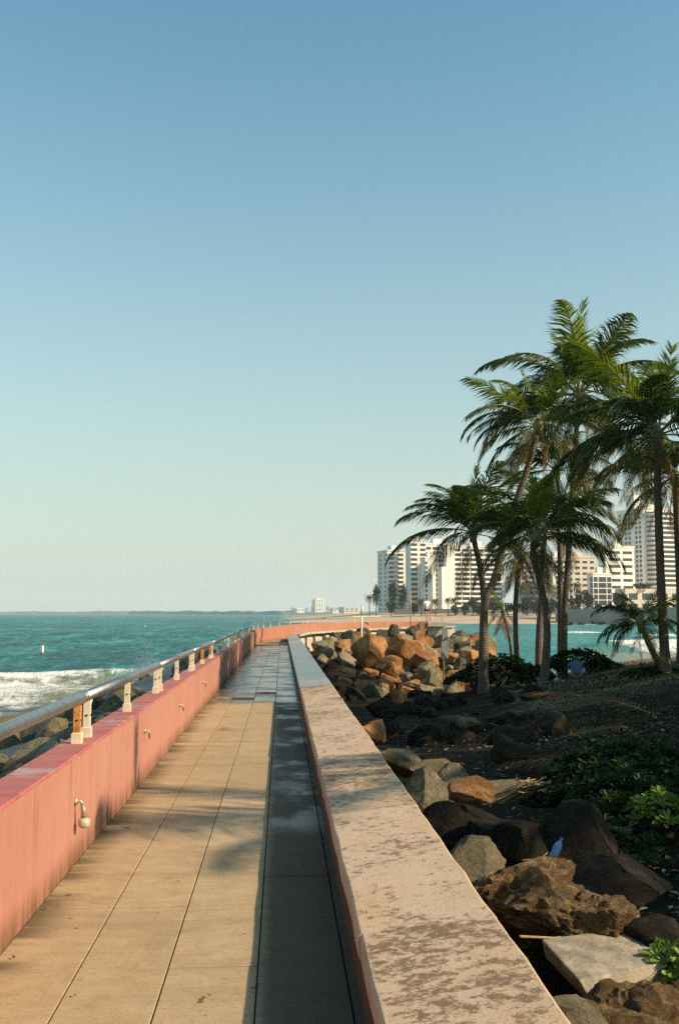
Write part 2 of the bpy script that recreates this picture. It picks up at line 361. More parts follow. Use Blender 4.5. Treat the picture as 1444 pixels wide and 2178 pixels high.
# ------------------------------------------------------------------ sea (one sheet to the horizon)
SEA = -3.4
def sea_sheet():
    na = 430; ang = np.radians(np.linspace(-72, 72, na))
    r = np.concatenate([np.geomspace(9, 260, 430), np.geomspace(263, 5800, 130)])
    RR, AA = np.meshgrid(r, ang, indexing='ij'); X = RR*np.sin(AA); Y = RR*np.cos(AA)
    sp = np.gradient(r)[:, None]
    Z = np.zeros_like(X)
    for lam, amp, dr, ph in ((31, .16, -1.2, .3), (17, .12, -1.75, 1.7), (9.5, .075, -1.35, 2.9), (5.3, .045, -1.95, .9), (3.1, .028, -1.1, 4.4), (2.0, .018, -1.6, 2.2)):
        att = np.clip(1.6-4*sp/lam, 0, 1)
        k = 2*math.pi/lam; ph2 = (X*math.cos(dr)+Y*math.sin(dr))*k+ph+1.1*np.sin(X*.031+ph)+.9*np.sin(Y*.023+X*.012)
        Z += att*amp*(1-2*np.abs(np.sin(ph2/2)))*(.7+.3*np.sin(X*.05+Y*.03+ph))
    foam = np.zeros_like(X); shal = np.zeros_like(X)
    wob = sine_noise(X, Y, .10, 3); wob2 = sine_noise(X, Y, .35, 5)
    # seaward side of the walkway: broken wave rolling on the boulders
    left = X < 1.5
    d = -X-5.0+wob*1.5                                   # distance off the boulder toe
    front = 73+wob*4.5+sine_noise(X, Y, .22, 9)*1.6+.12*(X+14)                          # the rolling crest across the frame
    zone = sstep(82, 30, Y+wob*2)*sstep(62, 20, -X)
    crest = np.exp(-((Y-front)/1.6)**2)*sstep(60, 20, -X)*left*sstep(2, 6, d+2)
    crest2 = np.exp(-((Y-(60+wob*4-.2*(X+14)))/1.5)**2)*sstep(50, 18, -X)*left
    crest3 = np.exp(-((Y-(49+wob*3+.1*(X+10)))/1.2)**2)*sstep(50, 18, -X)*left
    Z += left*(crest*1.0+crest2*.5+crest3*.45)
    behind = sstep(front+.6, front-2, Y)*left*sstep(70, 30, -X)
    foam = np.maximum(foam, behind*(.55+.30*wob2)*(.75+.35*np.clip(sine_noise(X, Y, .16, 55), -.6, 1)))
    foam = np.maximum(foam, np.clip((crest*1.0+crest2*.8+crest3*.8)*(.72+.45*wob2), 0, 1))
    foam = np.maximum(foam, left*sstep(5, -1, d)*sstep(110, 70, Y)*.75)
    shal = np.maximum(shal, behind*.6); shal = np.maximum(shal, left*sstep(front+14, front, Y)*sstep(70, 25, -X)*.28)
    # white horses far out
    for (cx, cy_, lx, ly, a) in ((-128, 1150, 34, 9, .9), (-105, 1120, 16, 8, .7), (-60, 900, 55, 7, .8), (-10, 760, 60, 7, .85), (30, 700, 50, 6, .8), (-190, 900, 14, 5, .6), (-75, 330, 5, 1.6, .4), (-40, 520, 9, 3, .5)):
        foam = np.maximum(foam, a*np.exp(-((X-cx)/lx)**2-((Y-cy_-wob*4)/ly)**2))
    # the bay on the right: shelving sand and breakers
    rt = X > 1.5
    beach = 545-.80*np.clip(X-25, 0, 600)               # water line, nearer to the right
    gap = beach-Y
    shal = np.maximum(shal, rt*sstep(60, 0, gap+wob*10)*.45)
    for off, wd, a in ((4, 4, .95), (22, 3.5, .75), (45, 3, .5)):
        foam = np.maximum(foam, rt*a*np.exp(-((gap-off-wob*6)/wd)**2)*(.75+.3*wob2))
    cr = 131+.10*(X-45)+wob*1.5                          # the curling wave
    ln = sstep(33, 44, X)*sstep(120, 70, X)
    ridge = np.exp(-np.clip(Y-cr, 0, 99)**2/12)*np.exp(-np.clip(cr-Y, 0, 99)**2/3.2)*ln
    Z += rt*ridge*1.5
    foam = np.maximum(foam, rt*ridge*sstep(41, 46, X)*(.95+.2*wob2)); foam = np.maximum(foam, rt*sstep(cr-9, cr-1, Y)*sstep(cr+1.5, cr, Y)*sstep(43, 48, X)*.62)
    shal = np.maximum(shal, rt*sstep(cr+2, cr-12, Y)*sstep(30, 44, X+wob*3)*.85)
    cr2 = 238+wob*3; r2 = np.exp(-((Y-cr2)/2.6)**2)*np.exp(-((X-72)/7)**2); Z += r2*.8; foam = np.maximum(foam, r2*1.1)
    cr3 = 205+wob*3; r3 = np.exp(-((Y-cr3)/3)**2)*sstep(66, 78, X)*sstep(110, 95, X); Z += r3*.7; foam = np.maximum(foam, r3*.9)
    foam = np.maximum(foam, rt*sstep(300, 160, Y)*sstep(40, 70, X)*.42*(.7+wob2*.6)*sstep(95, 125, Y))
    Z += SEA
    V = np.stack([X, Y, Z], -1).reshape(-1, 3)
    me = np_mesh('sea', V, grid_faces(len(r), na)[:, ::-1], WATER)
    for nm, A in (('foam', foam), ('shallow', shal)):
        a = me.attributes.new(nm, 'FLOAT', 'POINT'); a.data.foreach_set('value', np.clip(A, 0, 1).astype(np.float32).ravel())
    return tag(link('sea', me), 'turquoise sea with whitecaps reaching the horizon', kind='structure')
sea_sheet()

# ------------------------------------------------------------------ ground right of the walkway, rock bed left of it
def ground_z(X, Y):
    X = np.asarray(X, float); Y = np.asarray(Y, float)
    z = -.52-.020*np.clip(Y-6, 0, 34)
    z = z+.75*sstep(.20*Y+1.5, .36*Y+2.5, X)*sstep(6, 26, Y)                 # bank rising to the right
    z = z-.75*sstep(14, 26, Y)*sstep(.26*Y+.8, .12*Y, X)                     # rocky hollow beside the wall
    z = z-.35*np.exp(-((X-3.0)/1.0)**2)*sstep(16, 9, Y)
    z = z-3.6*sstep(44.5, 54, Y)*sstep(6, 10, X)                              # falls to the bay behind the palms
    jet = -2.7+2.0*sstep(50, 62, Y)
    z = np.where((X < 14), z*(1-sstep(42, 47, Y)*sstep(11, 7, X))+jet*sstep(42, 47, Y)*sstep(11, 7, X), z)
    z = np.where(Y > 62, np.minimum(z, -.4-(Y-62)*.5), z)
    z = z+.06*sine_noise(X, Y, 1.6, 11)+.10*sine_noise(X, Y, .5, 12)
    return z
def ground_sheet():
    xs = np.concatenate([np.linspace(.75, 22, 150), np.linspace(22.6, 62, 45)]); ys = np.linspace(-9, 72, 250)
    X, Y = np.meshgrid(xs, ys, indexing='ij'); Z = ground_z(X, Y)
    Z = np.where(Y < -1, Z, Z)
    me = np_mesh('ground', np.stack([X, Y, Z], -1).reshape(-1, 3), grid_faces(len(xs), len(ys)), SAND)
    tag(link('ground', me), 'dark sandy ground with leaf litter beside the walkway', kind='structure')
    xs = np.linspace(-14, -1.35, 50); ys = np.linspace(-9, 82, 140); X, Y = np.meshgrid(xs, ys, indexing='ij')
    Z = bed_z(X)+.10*sine_noise(X, Y, .9, 21)
    me = np_mesh('rock_bed', np.stack([X, Y, Z], -1).reshape(-1, 3), grid_faces(len(xs), len(ys)), R_WET)
    tag(link('shore_rock_bed', me), 'dark wet rock bed under the seaward boulders', kind='structure')
ground_sheet()
def gz(x, y): return float(ground_z(np.array([x]), np.array([y]))[0])

# ------------------------------------------------------------------ walkway
XL, XR = -1.316, .325
COLS = [-1.312, -.904, -.502, -.095, .300]
def walkway():
    b = MB(); b.box(-1.45, .9, -8, 61.5, -1.6, -.035)
    wk = b.build('walkway', JOINT); tag(wk, 'tan concrete plank walkway running out to the jetty', kind='structure')
    rnd = random.Random(3); meshes = {}
    for c in range(4):
        x0, x1 = COLS[c], COLS[c+1]-.007
        y = -8.0+(0.0, .0, 1.27, .6)[c]+.38; k = 0
        while y < 60:
            L = 2.22; y1 = min(y+L, 61.4)
            key = (c, round(y1-y, 2))
            if key not in meshes:
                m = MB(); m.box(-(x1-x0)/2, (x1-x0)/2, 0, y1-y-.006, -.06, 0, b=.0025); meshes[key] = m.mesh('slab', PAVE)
            dz = rnd.uniform(-.004, .004)+(.022 if (18.6 < y < 31 and c in (1, 2)) else 0)
            o = link('slab', meshes[key], wk, ((x0+x1)/2, y, dz)); o.rotation_euler = (rnd.uniform(-.0012, .0012), rnd.uniform(-.003, .003), 0)
            y = y1; k += 1
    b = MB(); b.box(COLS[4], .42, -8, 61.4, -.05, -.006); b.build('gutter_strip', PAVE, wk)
    return wk
WALK = walkway()
# curve of the jetty: outer (sea) parapet and inner edge
OUT = [(-1.316, 48.6, .70, 0), (-1.36, 50.5, .74, 0), (-1.1, 54.5, .76, 0), (-.45, 59, .81, .02), (.6, 63, .87, .06), (2, 66.3, .92, .16), (4, 69, .95, .34), (6.5, 71.3, .98, .54), (9, 72.8, 1.0, .62), (11.2, 73.7, 1.0, .66)]
INN = [(.62, 60.4, .33, 0), (1.2, 62, .42, .06), (2.4, 64.3, .46, .16), (4.4, 67, .52, .34), (6.9, 69.2, .60, .50), (9.4, 70.7, .66, .58), (12.3, 71.8, .70, .66)]
def resample(P, n):
    P = np.array(P, float); d = np.r_[0, np.cumsum(np.linalg.norm(np.diff(P[:, :2], axis=0), axis=1))]
    # smooth Catmull-like by cosine-blended finite differences
    t = np.linspace(0, d[-1], n); T = np.gradient(P, d, axis=0); o = []
    for s in t:
        i = min(max(np.searchsorted(d, s)-1, 0), len(d)-2); h = d[i+1]-d[i]; u = (s-d[i])/h
        o.append((2*u**3-3*u**2+1)*P[i]+(u**3-2*u**2+u)*h*T[i]+(-2*u**3+3*u**2)*P[i+1]+(u**3-u**2)*h*T[i+1])
    return np.array(o)
OUTS, INNS = resample(OUT, 40), resample(INN, 40)
def normals(P):
    T = np.gradient(P[:, :2], axis=0); T /= np.linalg.norm(T, axis=1)[:, None]; return np.stack([-T[:, 1], T[:, 0]], -1)   # points to the left of travel
def strip_solid(P, off0, off1, zb, zt):
    """closed wall swept along a plan curve; off = metres to the left of the line; zb, zt arrays"""
    n = normals(P); m = MB(); N = len(P)
    def ring(i): return [(*(P[i, :2]+n[i]*off0), zb[i]), (*(P[i, :2]+n[i]*off1), zb[i]), (*(P[i, :2]+n[i]*off1), zt[i]), (*(P[i, :2]+n[i]*off0), zt[i])]
    for i in range(N): m.v += ring(i)
    for i in range(N-1):
        for k in range(4):
            m.f.append((i*4+k, i*4+(k+1) % 4, (i+1)*4+(k+1) % 4, (i+1)*4+k)); m.m.append(0)
    m.f.append((3, 2, 1, 0)); m.f.append(tuple((N-1)*4+k for k in range(4))); m.m += [0, 0]
    return m

# sea parapet
def parapet():
    e = empty('parapet_wall', (-1.42, 20, 0)); tag(e, 'salmon pink painted parapet wall along the seaward side', 'wall')
    I = Matrix.Translation((1.42, -20, 0)).to_4x4()
    b = MB(); b.box(-1.545, XL, -8, 48.6, -1.7, .672, Matrix.Translation((1.42, -20, 0))); b.build('wall_face', PINK, e)
    b = MB(); b.box(-1.55, XL+.004, -8, 48.6, .6722, .69, Matrix.Translation((1.42, -20, 0)), b=.008); b.build('wall_top', PINKTOP, e)
    return e
parapet()
def jetty():
    e = empty('jetty', (0, 0, 0)); tag(e, 'curving jetty with salmon parapet and concrete ledge above orange boulders', 'jetty')
    P = OUTS; strip_solid(P, .001, .235, P[:, 3]*0-1.5, P[:, 2]).build('parapet', PINK, e)
    # deck between the curves in radial planks
    k = 12; A, B = resample(OUT, k*2+1), resample(INN, k*2+1)
    for i in range(0, k*2, 2):
        q = [A[i], A[i+2], B[i+2], B[i]]; m = MB(); g = .006
        top = [(v[0], v[1]+(g if j in (0, 3) else -g), v[3]) for j, v in enumerate(q)]
        m.add(top+[(a, b_, c-.25) for a, b_, c in top], [(3, 2, 1, 0), (4, 5, 6, 7)]+[(j, (j+1) % 4, 4+(j+1) % 4, 4+j) for j in range(4)])
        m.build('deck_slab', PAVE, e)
    Q = INNS; strip_solid(Q, -.50, .0, Q[:, 2]-.13, Q[:, 2]).build('ledge', CONC, e)
    strip_solid(Q, -.12, -.05, Q[:, 3]*0-1.4, Q[:, 2]-.13).build('inner_wall', CONC_L, e)
    rnd = random.Random(5); n = normals(Q)
    for i in range(2, 39, 3):
        c = Q[i]; M_ = Matrix.Translation((c[0]-n[i, 0]*.26, c[1]-n[i, 1]*.26, 0)) @ Matrix.Rotation(math.atan2(n[i, 1], n[i, 0]), 4, 'Z')
        b = MB(); w_ = rnd.uniform(.28, .5); b.box(-.14, .14, -w_, w_, -1.2, c[2]-.22-rnd.uniform(0, .12), M_, b=.03); b.build('footing_block', CONC_L, e)
    # end of the jetty: pink bracket pillar, pier and cantilevered slab
    p = at(900, 1322, 70.2)
    b = MB(); b.add([(p.x-.25, 70.1, -1.2), (p.x+.1, 70.1, -1.2), (p.x+.12, 70.1, .3), (p.x+.75, 70.1, .96), (p.x-.28, 70.1, .96),
                     (p.x-.25, 70.6, -1.2), (p.x+.1, 70.6, -1.2), (p.x+.12, 70.6, .3), (p.x+.75, 70.6, .96), (p.x-.28, 70.6, .96)],
                    [(0, 1, 2, 3, 4), (9, 8, 7, 6, 5)]+[(j, 5+j, 5+(j+1) % 5, (j+1) % 5) for j in range(5)]); b.build('bracket_pillar', PINK, e)
    b = MB(); b.box(p.x+.35, p.x+1.45, 70.5, 72.2, -1.6, .62, b=.02); b.build('pier', CONC_L, e)
    b = MB(); b.box(p.x+.3, p.x+1.62, 70.0, 74.0, .66, .99, b=.03); b.build('end_slab', CONC, e)
    return e
jetty()
# low landward wall: weathered coping tilted towards the walkway
def low_wall():
    e = empty('low_wall', (.6, 20, 0)); tag(e, 'low wide landward wall with mottled weathered coping beside the boulders', 'wall')
    T = Matrix.Translation((-.6, -20, 0)); b = MB()
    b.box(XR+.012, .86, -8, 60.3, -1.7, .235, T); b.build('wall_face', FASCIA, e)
    rnd = random.Random(9); y = -8.
    while y < 60.3:
        y1 = min(y+2.44, 60.3); m = MB(); g = .005; n = 10
        # slab with slightly uneven arrises
        ys = [y+g+(y1-y-2*g)*i/n for i in range(n+1)]; vs = []
        for q in ys:
            j = rnd.uniform(-.004, .004); k = rnd.uniform(-.006, .006)
            vs += [(XR+j-.6, q-20, .20), (XR+j-.6, q-20, .292), (XR+.010+j-.6, q-20, .300), (.876+k-.6, q-20, .362), (.888+k-.6, q-20, .354), (.888+k-.6, q-20, .22)]
        fs = []
        for i in range(n):
            for a in range(5): fs.append((i*6+a, i*6+a+1, (i+1)*6+a+1, (i+1)*6+a)[::-1])
            fs.append((i*6+5, i*6, (i+1)*6, (i+1)*6+5)[::-1])
        fs += [tuple(range(6)), tuple(n*6+a for a in range(6))[::-1]]
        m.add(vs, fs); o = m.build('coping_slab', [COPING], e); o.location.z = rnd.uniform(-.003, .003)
        y = y1
    return e
low_wall()

# ------------------------------------------------------------------ railing on the sea parapet
def railing():
    e = empty('railing', (-1.43, 20, .69)); tag(e, 'steel pipe handrail on cream posts along the pink parapet', 'railing')
    L = lambda x, y, z: (x+1.43, y-20, z-.69)
    b = MB(); b.tube([(0, 0, .0), (0, 0, .17)], .026, 4); 
    def square_post(mat):
        m = MB(); m.box(-.024, .024, -.024, .024, .06, .265); m.cur = 0
        me = m.mesh('post', mat); return me
    post, rpost = square_post(CREAM), square_post(RUST)
    sl_ = MB(); sl_.box(-.034, .034, -.034, .034, 0, .075, b=.006); slv = sl_.mesh('sleeve', CREAM)
    hm = MB(); hm.lathe([(.0085, 0), (.0085, .003)], 10, Matrix.Translation((.0245, 0, .16)) @ Matrix.Rotation(R(90), 4, 'Y')); hole = hm.mesh('bolt_hole', DARKM)
    hm = MB(); hm.lathe([(.0085, 0), (.0085, .003)], 10, Matrix.Translation((0, -.0245, .16)) @ Matrix.Rotation(R(90), 4, 'X')); hole2 = hm.mesh('bolt_hole', DARKM)
    gs = MB(); gs.add([(-.02, -.02, .20), (.02, -.02, .20), (.02, .10, .262), (-.02, .10, .262), (-.02, -.02, .265), (.02, -.02, .265), (.02, .10, .268), (-.02, .10, .268)],
                      [(0, 1, 2, 3), (4, 7, 6, 5), (0, 4, 5, 1), (1, 5, 6, 2), (2, 6, 7, 3), (3, 7, 4, 0)]); gus = gs.mesh('gusset', CREAM)
    rnd = random.Random(1)
    def put(x, y, zb, mat, g=False):
        o = link('post', mat, e, L(x, y, zb)); link('sleeve', slv, o); link('bolt_hole', hole, o); link('bolt_hole', hole2, o)
        if g: link('gusset', gus, o)
    y = 7.22-4.4*2; k = 0
    while y < 46.5:
        m = MB(); a, b_ = y+.17, y+4.4+.17
        rr = [(-1.43, a+.008, .995), (-1.43, b_-.008, .995)]
        m.tube([L(*p) for p in rr], .040, 20); h = m.build('handrail', STEEL, e, True)
        m = MB(); m.tube([L(-1.43, a-.028, .995), L(-1.43, a+.028, .995)], .0415, 20); m.build('handrail_joint', STEEL, h, True)
        put(-1.43, y+.0, .69, rpost if k in (2, 5, 8) else post); put(-1.43, y+.35, .69, post, True); put(-1.43, y+2.28, .69, rpost if k in (4, 7) else post)
        y += 4.4; k += 1
    # the curved end, as far as it lasts
    P = OUTS[:27]; n = normals(P); pts = [(P[i, 0]+n[i, 0]*.115, P[i, 1]+n[i, 1]*.115, P[i, 2]+.30) for i in range(len(P))]
    m = MB(); m.tube([L(-1.43, y+.17, .995)]+[L(*p) for p in pts], .040, 12); m.build('handrail', STEEL, e, True)
    for i in (1, 4, 7, 10, 13, 16, 19, 22, 25): put(pts[i][0], pts[i][1], pts[i][2]-.30, post)
    for px in (742+5,):
        pass
    return e
railing()
def end_hoop():
    a, b_ = at(914, 1310, 72.6), at(946, 1310, 72.6); z = 1.0
    m = MB(); m.tube([(a.x, 72.6, z), (a.x, 72.6, z+.36), (a.x+.06, 72.6, z+.42), (b_.x-.14, 72.6, z+.42), (b_.x, 72.6, z+.36), (b_.x, 72.6, z+.30)], .035, 8)
    m.tube([(b_.x-.22, 72.6, z), (b_.x-.22, 72.6, z+.42)], .03, 8)
    tag(m.build('handrail_hoop', RUST, None, True), 'short rusty handrail hoop at the jetty end beside the standing person', 'handrail')
    for px, py in ((747, 1314), (790, 1313)):
        pass
end_hoop()
for px, Y_ in ((655, 67.3), (752, 70.6)):
    p = at(px, 1310, Y_); m = MB(); i = int(np.argmin(np.abs(OUTS[:, 0]-p.x))); n = normals(OUTS)[i]; q = OUTS[i]
    x, y, z = q[0]+n[0]*.12, q[1]+n[1]*.12, q[2]
    m.box(x-.04, x+.04, y-.04, y+.04, z, z+.33); m.box(x-.06, x+.06, y-.06, y+.06, z, z+.07)
    if px > 700: m.tube([(x-.15, y, z+.36), (x+1.9, y+.35, z+.40)], .045, 8)
    tag(m.build('rail_post', CREAM), 'lone rail post with broken pipe on the jetty parapet' if px > 700 else 'lone rail post without pipe on the jetty parapet', 'post')

# wall light fittings on the parapet's inner face
def wall_light(y, z, lamp, label):
    e = empty('wall_light', (XL, y, z)); tag(e, label, 'wall light', 'wall light fittings on the pink parapet')
    m = MB(); m.lathe([(.026, 0), (.026, .012), (.02, .02)], 12, Matrix.Rotation(R(90), 4, 'Y')); m.build('back_plate', GALV, e)
    m = MB(); m.tube([(.0, 0, 0), (.035, 0, .004), (.05, .002, -.012), (.052, .004, -.04)], .010, 8); m.build('arm', GALV, e, True)
    if lamp:
        m = MB(); m.tube([(.05, 0, -.02), (.058, .004, -.06), (.062, .012, -.10)], [.012, .016, .022], 10); m.build('socket', GALV, e, True)
        M_ = Matrix.Translation((.062, .014, -.105)) @ Matrix.Rotation(R(172), 4, 'X')
        m = MB(); m.lathe([(.020, 0), (.036, .012), (.040, .03), (.036, .05), (.022, .062), (.004, .066)], 14, M_); m.build('lamp_head', plain('frosted_lamp', (.50, .43, .31), .35, .3, 40), e, True)
    else:
        m = MB(); m.tube([(.052, .004, -.04), (.05, .006, -.075)], [.009, .005], 6); m.build('broken_stub', DARKM, e, True)
wall_light(6.62, .40, True, 'small wall light with round lamp head hanging from pink parapet')
wall_light(9.85, .47, False, 'broken wall light stub second along the pink parapet from the camera')
wall_light(13.2, .41, False, 'broken wall light stub third along the pink parapet from the camera')
wall_light(17.0, .45, False, 'broken wall light stub on pink parapet close to the shadow edge')

# ------------------------------------------------------------------ boulders
def rock_mesh(seed, mat, sub=4, cuts=16, rough=.10, jag=0.03):
    rnd = random.Random(seed); bm = bmesh.new(); bmesh.ops.create_icosphere(bm, subdivisions=sub, radius=1)
    pl = []
    for k in range(cuts):
        v = Vector((rnd.gauss(0, 1), rnd.gauss(0, 1), rnd.gauss(0, 1))).normalized(); pl.append((v, rnd.uniform(.50, .86)))
    o = Vector((rnd.uniform(-50, 50),)*3)
    for v in bm.verts:
        c = v.co.copy()
        for n, d in pl:
            t = c.dot(n)
            if t > d: c -= n*(t-d)*.985
        f = noise.fractal(c*1.6+o, .9, 2.1, 4); g = noise.fractal(c*6+o, .8, 2.2, 3)
        c *= 1+rough*f+jag*g; v.co = c
    me = bpy.data.meshes.new('boulder'); bm.to_mesh(me); bm.free()
    me.polygons.foreach_set('use_smooth', [True]*len(me.polygons)); me.set_sharp_from_angle(angle=R(24)); me.materials.append(mat); return me
RM = {}
for nm, mt in (('or', R_OR), ('dk', R_DK), ('tn', R_TN), ('dg', R_DG), ('br', R_BR), ('wet', R_WET), ('tw', R_TW)):
    base = [rock_mesh(s*13+sum(map(ord, nm)), mt, 4 if nm != 'br' else 5, 22 if nm != 'br' else 9, .07 if nm != 'br' else .22, .035 if nm != 'br' else .10) for s in range(5)]
    RM[nm] = base
rr = random.Random(21)
ORD = ['first', 'second', 'third', 'fourth', 'fifth', 'sixth', 'seventh', 'eighth', 'ninth', 'tenth', 'eleventh', 'twelfth', 'thirteenth', 'fourteenth', 'fifteenth', 'sixteenth', 'seventeenth', 'eighteenth', 'nineteenth', 'twentieth']
def rows_of(items, per, key=lambda t: t[0]):
    """items (x, y, ...) -> (row word, place word, item): rows by distance, places by key within a row"""
    items = sorted(items, key=lambda t: t[1]); out = []
    for r_ in range(0, len(items), per):
        for k_, t in enumerate(sorted(items[r_:r_+per], key=key)): out.append((ORD[r_//per], ORD[k_], t))
    return out
def boulder(kind, loc, size, label, group=None, rot=None, sq=None):
    o = link('boulder', RM[kind][rr.randrange(5)], None, loc); q = sq or (rr.uniform(.85, 1.25), rr.uniform(.8, 1.15), rr.uniform(.6, .95))
    o.scale = (size*q[0], size*q[1], size*q[2]); o.rotation_euler = rot or (rr.uniform(-.5, .5), rr.uniform(-.5, .5), rr.uniform(0, 6.28))
    return tag(o, label, 'boulder', group)
G_J = 'boulders on the jetty slope'
# sunlit slope under the jetty (pixel, depth, size)
big = [(772, 1345, 63.5, 1.1, 'dk', 'dark boulder high on jetty slope just right of the white pole'),
       (740, 1352, 62, 1.0, 'dk', 'dark boulder high on jetty slope just left of the white pole'),
       (812, 1350, 63.5, 1.15, 'dk', 'dark grey boulder under the jetty ledge, midway to the pillar'),
       (836, 1343, 65, .9, 'dk', 'small dark boulder tucked under the jetty ledge'),
       (876, 1343, 66.5, 1.0, 'dk', 'blackish boulder under the ledge beside the pink pillar'),
       (728, 1370, 58, 1.0, 'or', 'low orange boulder left of the white pole at the shadow edge'),
       (790, 1385, 55.5, 1.8, 'or', 'long slanting orange boulder right of the white pole'),
       (838, 1388, 57, 1.7, 'or', 'big orange-brown boulder in the middle of the jetty slope'),
       (872, 1392, 55.5, 1.9, 'or', 'largest orange boulder with pale streaks on the jetty slope'),
       (892, 1368, 60.5, 1.3, 'or', 'golden orange boulder under the pink pillar'),
       (850, 1368, 61, 1.2, 'or', 'reddish boulder above the big orange ones on the slope'),
       (826, 1412, 52, 1.25, 'or', 'orange boulder at the foot of the slope against the shadow'),
       (905, 1400, 55, 1.15, 'or', 'rusty orange boulder between the big ones and the grey sign'),
       (925, 1368, 62, 1.35, 'tn', 'brown boulder below the concrete pier'),
       (966, 1375, 62, 1.9, 'tn', 'large flat tan boulder at the seaward end of the slope'),
       (957, 1396, 57, .95, 'or', 'small bright orange boulder right of the grey sign'),
       (990, 1392, 60, 1.2, 'tn', 'tan boulder at the tip of the rock slope by the bay'),
       (905, 1424, 52, 1.0, 'tn', 'pale boulder low down left of the grey sign'),
       (925, 1442, 50, 1.0, 'tn', 'rounded tan boulder in front of the grey sign'),
       (975, 1418, 54, 1.0, 'dk', 'dark boulder right of the grey sign near the bushes')]
for px, py, Y_, s, k, lb in big:
    p = at(px, py, Y_); s *= .58 if k == 'dk' else .70; boulder('dg' if k == 'dk' else k, (p.x, p.y, p.z-.10), s, lb, G_J, (rr.uniform(-.5, .5), rr.uniform(.2, .9), rr.uniform(-.6, .6)), (rr.uniform(.8, 1.1), rr.uniform(.75, 1.0), rr.uniform(.85, 1.2)))
items = []
for r_ in range(9):
    Y_ = 49.5+r_*1.95; t = r_/8; n_ = 9
    for c_ in range(n_):
        X_ = 1.9+1.4*t+(c_+rr.uniform(-.35, .35))*(10.2/n_)
        k = rr.choice(('or', 'or', 'or', 'tn', 'or', 'tn')) if t < .68 else rr.choice(('dg', 'dg', 'tn', 'or'))
        if X_ < 4.2 and t < .5: k = 'dk'
        elif X_ < 4.6: k = rr.choice(('dg', 'tn'))
        items.append((X_, Y_+rr.uniform(-.4, .4), k, rr.uniform(.70, 1.08)))
CN = {'or': 'orange', 'tn': 'tan', 'dk': 'dark', 'dg': 'olive grey'}
for ro, pl_, (X_, Y_, k, s) in rows_of(items, 9):
    boulder(k, (X_, Y_, -2.45+2.15*float(sstep(49.5, 64, Y_))), s, '%s rubble boulder, %s row up the jetty slope, %s from the walkway' % (CN[k], ro, pl_), G_J)
# shaded hollow between the wall and the palms
G_H = 'boulders in the shaded hollow'
items = []
for i in range(50):
    Y_ = rr.uniform(14.5, 47); items.append((rr.uniform(1.4, .21*Y_+1.6), Y_, rr.uniform(.20, .55)*(1+.012*(Y_-15))))
for ro, pl_, (X_, Y_, s) in rows_of(items, 6):
    boulder('dk', (X_, Y_, gz(X_, Y_)+.02), s, 'dark boulder in the shaded hollow, %s row back, %s from the low wall' % (ro, pl_), G_H)
# near rocks right of the low wall (pixel, depth, size, kind, label, squash)
near = [(1255, 2185, 4.3, .36, 'br', 'pitted brown rock at the bottom corner beside the coping', (1.2, .9, .8)),
        (1190, 2178, 3.9, .34, 'tn', 'smooth greenish mortar lump against the coping at the bottom', (1.3, 1, .5)),
        (1340, 2165, 4.45, .32, 'br', 'dark brown crumbly rock under the broken concrete block', (1.15, .95, .75)),
        (1165, 1925, 5.9, .40, 'br', 'sunlit pitted tan rock beside the coping above the concrete block', (1.2, 1, .75)),
        (1270, 1960, 5.7, .30, 'br', 'crumbly brown rock end behind the concrete block', (1.15, .9, .8)),
        (1085, 1880, 6.6, .40, 'br', 'brown crusty rock touching the coping below the bottle', (1.1, 1, .7)),
        (1010, 1815, 7.6, .36, 'tn', 'olive grey rock against the coping left of the bottle', (1.1, 1, .7)),
        (1165, 1905, 6.9, .42, 'dk', 'broad flat dark rock below the plastic bottle', (1.8, 1.2, .5)),
        (1110, 1800, 8.0, .36, 'dk', 'dark rounded rock left of the plastic bottle', (1.1, 1, .8)),
        (1235, 1775, 9.2, .46, 'dk', 'large shaded rock right above the plastic bottle', (1.2, 1.1, .9)),
        (905, 1680, 10.4, .42, 'tn', 'angular olive rock by the coping with a dark hollow', (1.1, 1.0, .9)),
        (848, 1605, 13.4, .42, 'tn', 'pale grey boulder leaning on the low wall', (1.3, 1.0, .6)),
        (920, 1622, 13.2, .50, 'tn', 'cracked pale boulder in the patch of sun', (1.2, .9, .5)),
        (962, 1640, 12.6, .36, 'tn', 'pale broken boulder end beside the cracked one', (1.0, .9, .6)),
        (794, 1553, 17.0, .45, 'or', 'orange crumbly rock rising beside the coping edge', (.8, 1.5, .8)),
        (1000, 1668, 11.6, .36, 'or', 'reddish rounded rock in the shade', (1.2, 1, .6)),
        (1090, 1668, 11.8, .48, 'tn', 'broad rock under the dried twigs', (1.6, 1.0, .45)),
        (1165, 1690, 11.6, .30, 'dk', 'flat grey stone at the right end of the twigs', (1.6, .9, .4)),
        (998, 1532, 19.5, .26, 'tn', 'small pale stone alone on the dark slope', (1.2, 1, .6)),
        (1060, 1770, 8.8, .45, 'dk', 'dark boulder in shade behind the brown crusty rocks', (1.2, 1, .7)),
        (960, 1745, 9.2, .40, 'dk', 'dark boulder in the gap beside the coping', (1.1, 1, .7)),
        (1300, 1860, 7.2, .50, 'dk', 'shaded boulder right of the plastic bottle', (1.3, 1, .5)),
        (1400, 2010, 5.6, .34, 'dk', 'dark rock behind the corner of the concrete block', (1.1, 1, .7)),
        (1440, 2140, 4.7, .30, 'br', 'brown rock cut by the frame below the concrete block', (1.0, 1, .8)),
        (820, 1500, 21, .45, 'dk', 'dark boulder beside the coping near the long shadow', (1.2, 1.2, .7)),
        (1010, 1735, 9.8, .30, 'dk', 'small dark rock between coping and reddish rock', (1.1, 1, .7))]
